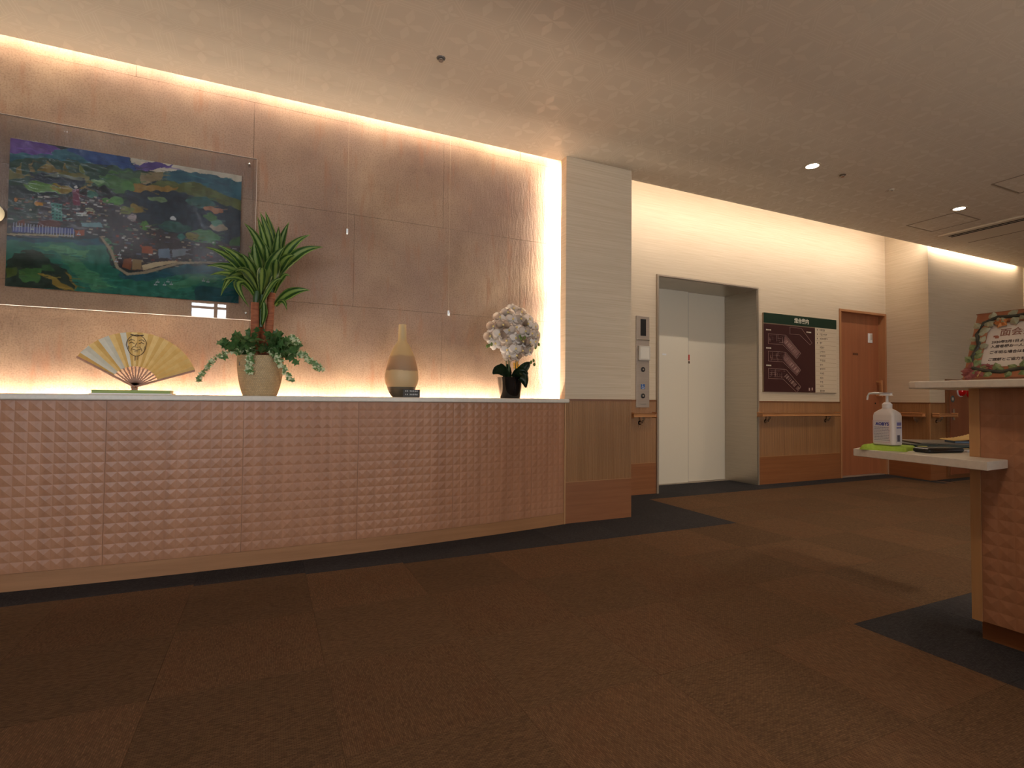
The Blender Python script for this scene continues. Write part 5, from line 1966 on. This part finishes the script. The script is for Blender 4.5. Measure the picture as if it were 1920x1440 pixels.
tag(tw.build('folded_cloth', mat('lime_cloth', (160, 186, 62), (172, 198, 78), rough=0.9, nscale=90, bump=0.3)), 'folded lime green cloth under the sanitizer bottle on the low ledge', 'cloth')

BX, BY, BZ = 2.455, 1.415, LZ + 0.0215
bt = thing('sanitizer_bottle', 'white pump sanitizer bottle with printed label standing on the lime cloth', 'bottle', (BX, BY, BZ))
bm_w = mat('milky_bottle', (222, 212, 206), rough=0.3)


def rrect(cx, cy, hx, hy, r, n=5):
    pts = []
    for (sx_, sy_, a0) in ((1, 1, 0), (-1, 1, 90), (-1, -1, 180), (1, -1, 270)):
        for k in range(n + 1):
            a = math.radians(a0 + 90 * k / n)
            pts.append((cx + sx_ * (hx - r) + r * math.cos(a), cy + sy_ * (hy - r) + r * math.sin(a)))
    return pts


def loft(q_, secs):
    """secs: (z, hx, hy, r)"""
    rings_ = [[q_.bm.verts.new((x, y, z)) for x, y in rrect(BX, BY, hx, hy, r)] for z, hx, hy, r in secs]
    n = len(rings_[0])
    for a, b3 in zip(rings_[:-1], rings_[1:]):
        for k in range(n):
            q_.bm.faces.new((a[k], a[(k + 1) % n], b3[(k + 1) % n], b3[k]))
    q_.bm.faces.new(list(reversed(rings_[0])))
    q_.bm.faces.new(rings_[-1])
    return q_


loft(MB(), [(BZ, 0.030, 0.040, 0.012), (BZ + 0.004, 0.0345, 0.0445, 0.013), (BZ + 0.128, 0.0345, 0.0445, 0.013), (BZ + 0.140, 0.032, 0.042, 0.014), (BZ + 0.150, 0.024, 0.031, 0.014),
            (BZ + 0.158, 0.0175, 0.0195, 0.0150), (BZ + 0.160, 0.0165, 0.0165, 0.0150)]).build('bottle_body', bm_w, bt, True)
MB().lathe([(0.0185, 0.160), (0.0188, 0.178), (0.015, 0.181), (0.011, 0.186)], (BX, BY, BZ), 24).build('pump_collar', M['white_pl'], bt, True)
ph = MB()
ph.tube([(BX, BY, BZ + 0.184), (BX, BY, BZ + 0.215)], 0.0055, 12)
ph.quadbox((BX, BY + 0.004, BZ + 0.222), (0, 1, 0), (1, 0, 0), (0, 0, 1), 0.022, 0.009, 0.0065, 0.003)
ph.tube([(BX, BY + 0.015, BZ + 0.224), (BX - 0.004, BY + 0.050, BZ + 0.226), (BX - 0.006, BY + 0.072, BZ + 0.224), (BX - 0.007, BY + 0.078, BZ + 0.212), (BX - 0.007, BY + 0.080, BZ + 0.196)], [0.0055, 0.005, 0.0045, 0.004, 0.0035], 8)
ph.build('pump_head', M['white_pl'], bt, True)
lab_f = MB().box(BX - 0.0352, BX - 0.0346, BY - 0.030, BY + 0.040, BZ + 0.010, BZ + 0.108).build('front_label', mat('label_paper', (216, 210, 212), rough=0.5), bt)
lab_s = MB().box(BX - 0.018, BX + 0.024, BY - 0.0452, BY - 0.0446, BZ + 0.010, BZ + 0.108).build('side_label', mat('label_paper_side', (212, 206, 210), rough=0.5), bt)
blue_ink = mat('label_blue', (58, 62, 150), rough=0.5)
grey_ink = mat('label_grey', (140, 136, 150), rough=0.5)
pink_ink = mat('label_pink', (214, 160, 160), rough=0.5)
text('label_brand', 'AOBYS', 0.0185, blue_ink, lab_f, (BX - 0.0354, BY + 0.028, BZ + 0.086), (0, -1, 0), (0, 0, 1), 'LEFT', 0.0006, 0.95)
q = MB()
rnd = random.Random(6)
for k in range(9):
    z = BZ + 0.076 - k * 0.0068
    y = BY + 0.034
    while y > BY - 0.020 - rnd.uniform(0, 0.006):
        w_ = rnd.uniform(0.002, 0.008)
        q.box(BX - 0.0356, BX - 0.0352, y - w_, y, z, z + 0.0026)
        y -= w_ + 0.0018
q.build('label_print', grey_ink, lab_f)
q = MB()
for (y0, y1, z0, z1) in ((-0.028, 0.038, 0.106, 0.107), (-0.028, 0.038, 0.013, 0.014), (0.037, 0.038, 0.013, 0.107), (-0.028, -0.027, 0.013, 0.107)):
    q.box(BX - 0.0356, BX - 0.0352, BY + y0, BY + y1, BZ + z0, BZ + z1)
q.build('label_border', pink_ink, lab_f)
q = MB()
q.box(BX - 0.012, BX + 0.018, BY - 0.0456, BY - 0.0452, BZ + 0.086, BZ + 0.100)
q.box(BX - 0.014, BX + 0.020, BY - 0.0456, BY - 0.0452, BZ + 0.074, BZ + 0.080)
q.build('label_print', mat('label_blue_pale', (112, 110, 170), rough=0.5), lab_s)
q = MB()
for k in range(9):
    q.box(BX - 0.010 + k * 0.0022, BX - 0.009 + k * 0.0022 + 0.0006 * (k % 2), BY - 0.0456, BY - 0.0452, BZ + 0.018, BZ + 0.046)
q.build('bar_code', mat('label_dark', (70, 66, 90), rough=0.5), lab_s)

# binder, folder, papers, case
ax_, ay_ = Vector((0.80, -0.60, 0)), Vector((0.60, 0.80, 0))
bd = thing('tabbed_binder', 'dark green ring binder with yellow tabs lying on the low ledge behind the bottle', 'binder', (2.75, 1.44, LZ))
C0 = Vector((2.812, 1.42, 0))
MB().quadbox(C0 + Vector((0, 0, LZ + 0.0195)), ax_, ay_, (0, 0, 1), 0.150, 0.125, 0.001).build('cover', mat('binder_cover', (46, 50, 38), rough=0.5), bd)
MB().quadbox(C0 + Vector((0, 0, LZ + 0.001)), ax_, ay_, (0, 0, 1), 0.150, 0.125, 0.001).build('cover', mat('binder_cover_low', (34, 42, 36), rough=0.5), bd)
MB().quadbox(C0 + Vector((0, 0, LZ + 0.010)) - ay_ * -0.004, ax_, ay_, (0, 0, 1), 0.144, 0.118, 0.008).build('pages', mat('binder_pages', (52, 62, 50), rough=0.7), bd)
tabm = [mat('yellow_tab', (206, 196, 96), rough=0.5), mat('orange_tab', (206, 166, 92), rough=0.5), mat('teal_tab', (40, 74, 70), rough=0.5)]
for s, zz, k in ((-0.105, 0.013, 0), (-0.060, 0.008, 1), (0.0, 0.010, 2), (0.055, 0.007, 1), (0.10, 0.012, 2)):
    MB().quadbox(C0 + ax_ * s - ay_ * 0.121 + Vector((0, 0, LZ + zz)), ax_, ay_, (0, 0, 1), 0.019, 0.006, 0.0016).build('tab', tabm[k], bd)
fo_ = thing('paper_folder', 'grey-brown paper folder lying on top of the tabbed binder', 'folder', (2.80, 1.46, LZ + 0.021))
MB().quadbox(C0 + ax_ * 0.02 + ay_ * 0.01 + Vector((0, 0, LZ + 0.0245)), ax_, ay_, (0, 0, 1), 0.120, 0.110, 0.0035, 0.002).build('folder_cover', mat('folder_brown', (112, 96, 78), rough=0.6), fo_)
q = MB()
nS = 10
for k in range(nS):
    t0, t1_ = k / nS, (k + 1) / nS
    z0, z1 = LZ + 0.0385 + 0.026 * t0 ** 2, LZ + 0.0385 + 0.026 * t1_ ** 2
    a = Vector((2.80, 1.33, 0)) + ax_ * (0.13 * t0)
    b3 = Vector((2.80, 1.33, 0)) + ax_ * (0.13 * t1_)
    q.bm.faces.new([q.bm.verts.new((a.x, a.y, z0)), q.bm.verts.new((b3.x, b3.y, z1)), q.bm.verts.new((b3.x + ay_.x * 0.12, b3.y + ay_.y * 0.12, z1 + 0.004)),
                    q.bm.verts.new((a.x + ay_.x * 0.12, a.y + ay_.y * 0.12, z0))])
bmesh.ops.remove_doubles(q.bm, verts=q.bm.verts[:], dist=0.0003)
bmesh.ops.solidify(q.bm, geom=q.bm.faces[:], thickness=0.0012)
tag(q.build('yellow_leaflet', mat('yellow_paper', (214, 172, 78), rough=0.6)), 'yellow leaflet curling up at the end of the binder stack', 'leaflet')
q = MB()
q.quadbox(Vector((2.735, 1.222, LZ + 0.0035)), ax_, ay_, (0, 0, 1), 0.05, 0.03, 0.003)
tag(q.build('notepad', mat('white_pad', (206, 202, 208), rough=0.6)), 'white notepad on the ledge between the black case and the end strip', 'notepad')
q = MB()
q.quadbox(C0 + ax_ * 0.085 - ay_ * 0.05 + Vector((0, 0, LZ + 0.0325)), ax_, ay_, (0, 0, 1), 0.045, 0.04, 0.0042, 0.001)
tag(q.build('blue_booklet', mat('blue_booklet', (52, 74, 100), rough=0.5)), 'dark blue booklet under the yellow leaflet on top of the paper folder', 'booklet')
cs = thing('black_case', 'flat rounded black case lying at the front of the low ledge', 'case', (2.56, 1.28, LZ))
ca_, cb_ = Vector((0.985, -0.172, 0)), Vector((0.172, 0.985, 0))
MB().quadbox((2.563, 1.276, LZ + 0.010), ca_, cb_, (0, 0, 1), 0.098, 0.036, 0.0095, 0.008).build('case_body', M['black'], cs)
MB().quadbox((2.563, 1.276, LZ + 0.0199), ca_, cb_, (0, 0, 1), 0.084, 0.024, 0.0006).build('case_top', mat('case_top_grey', (74, 66, 56), rough=0.5), cs)
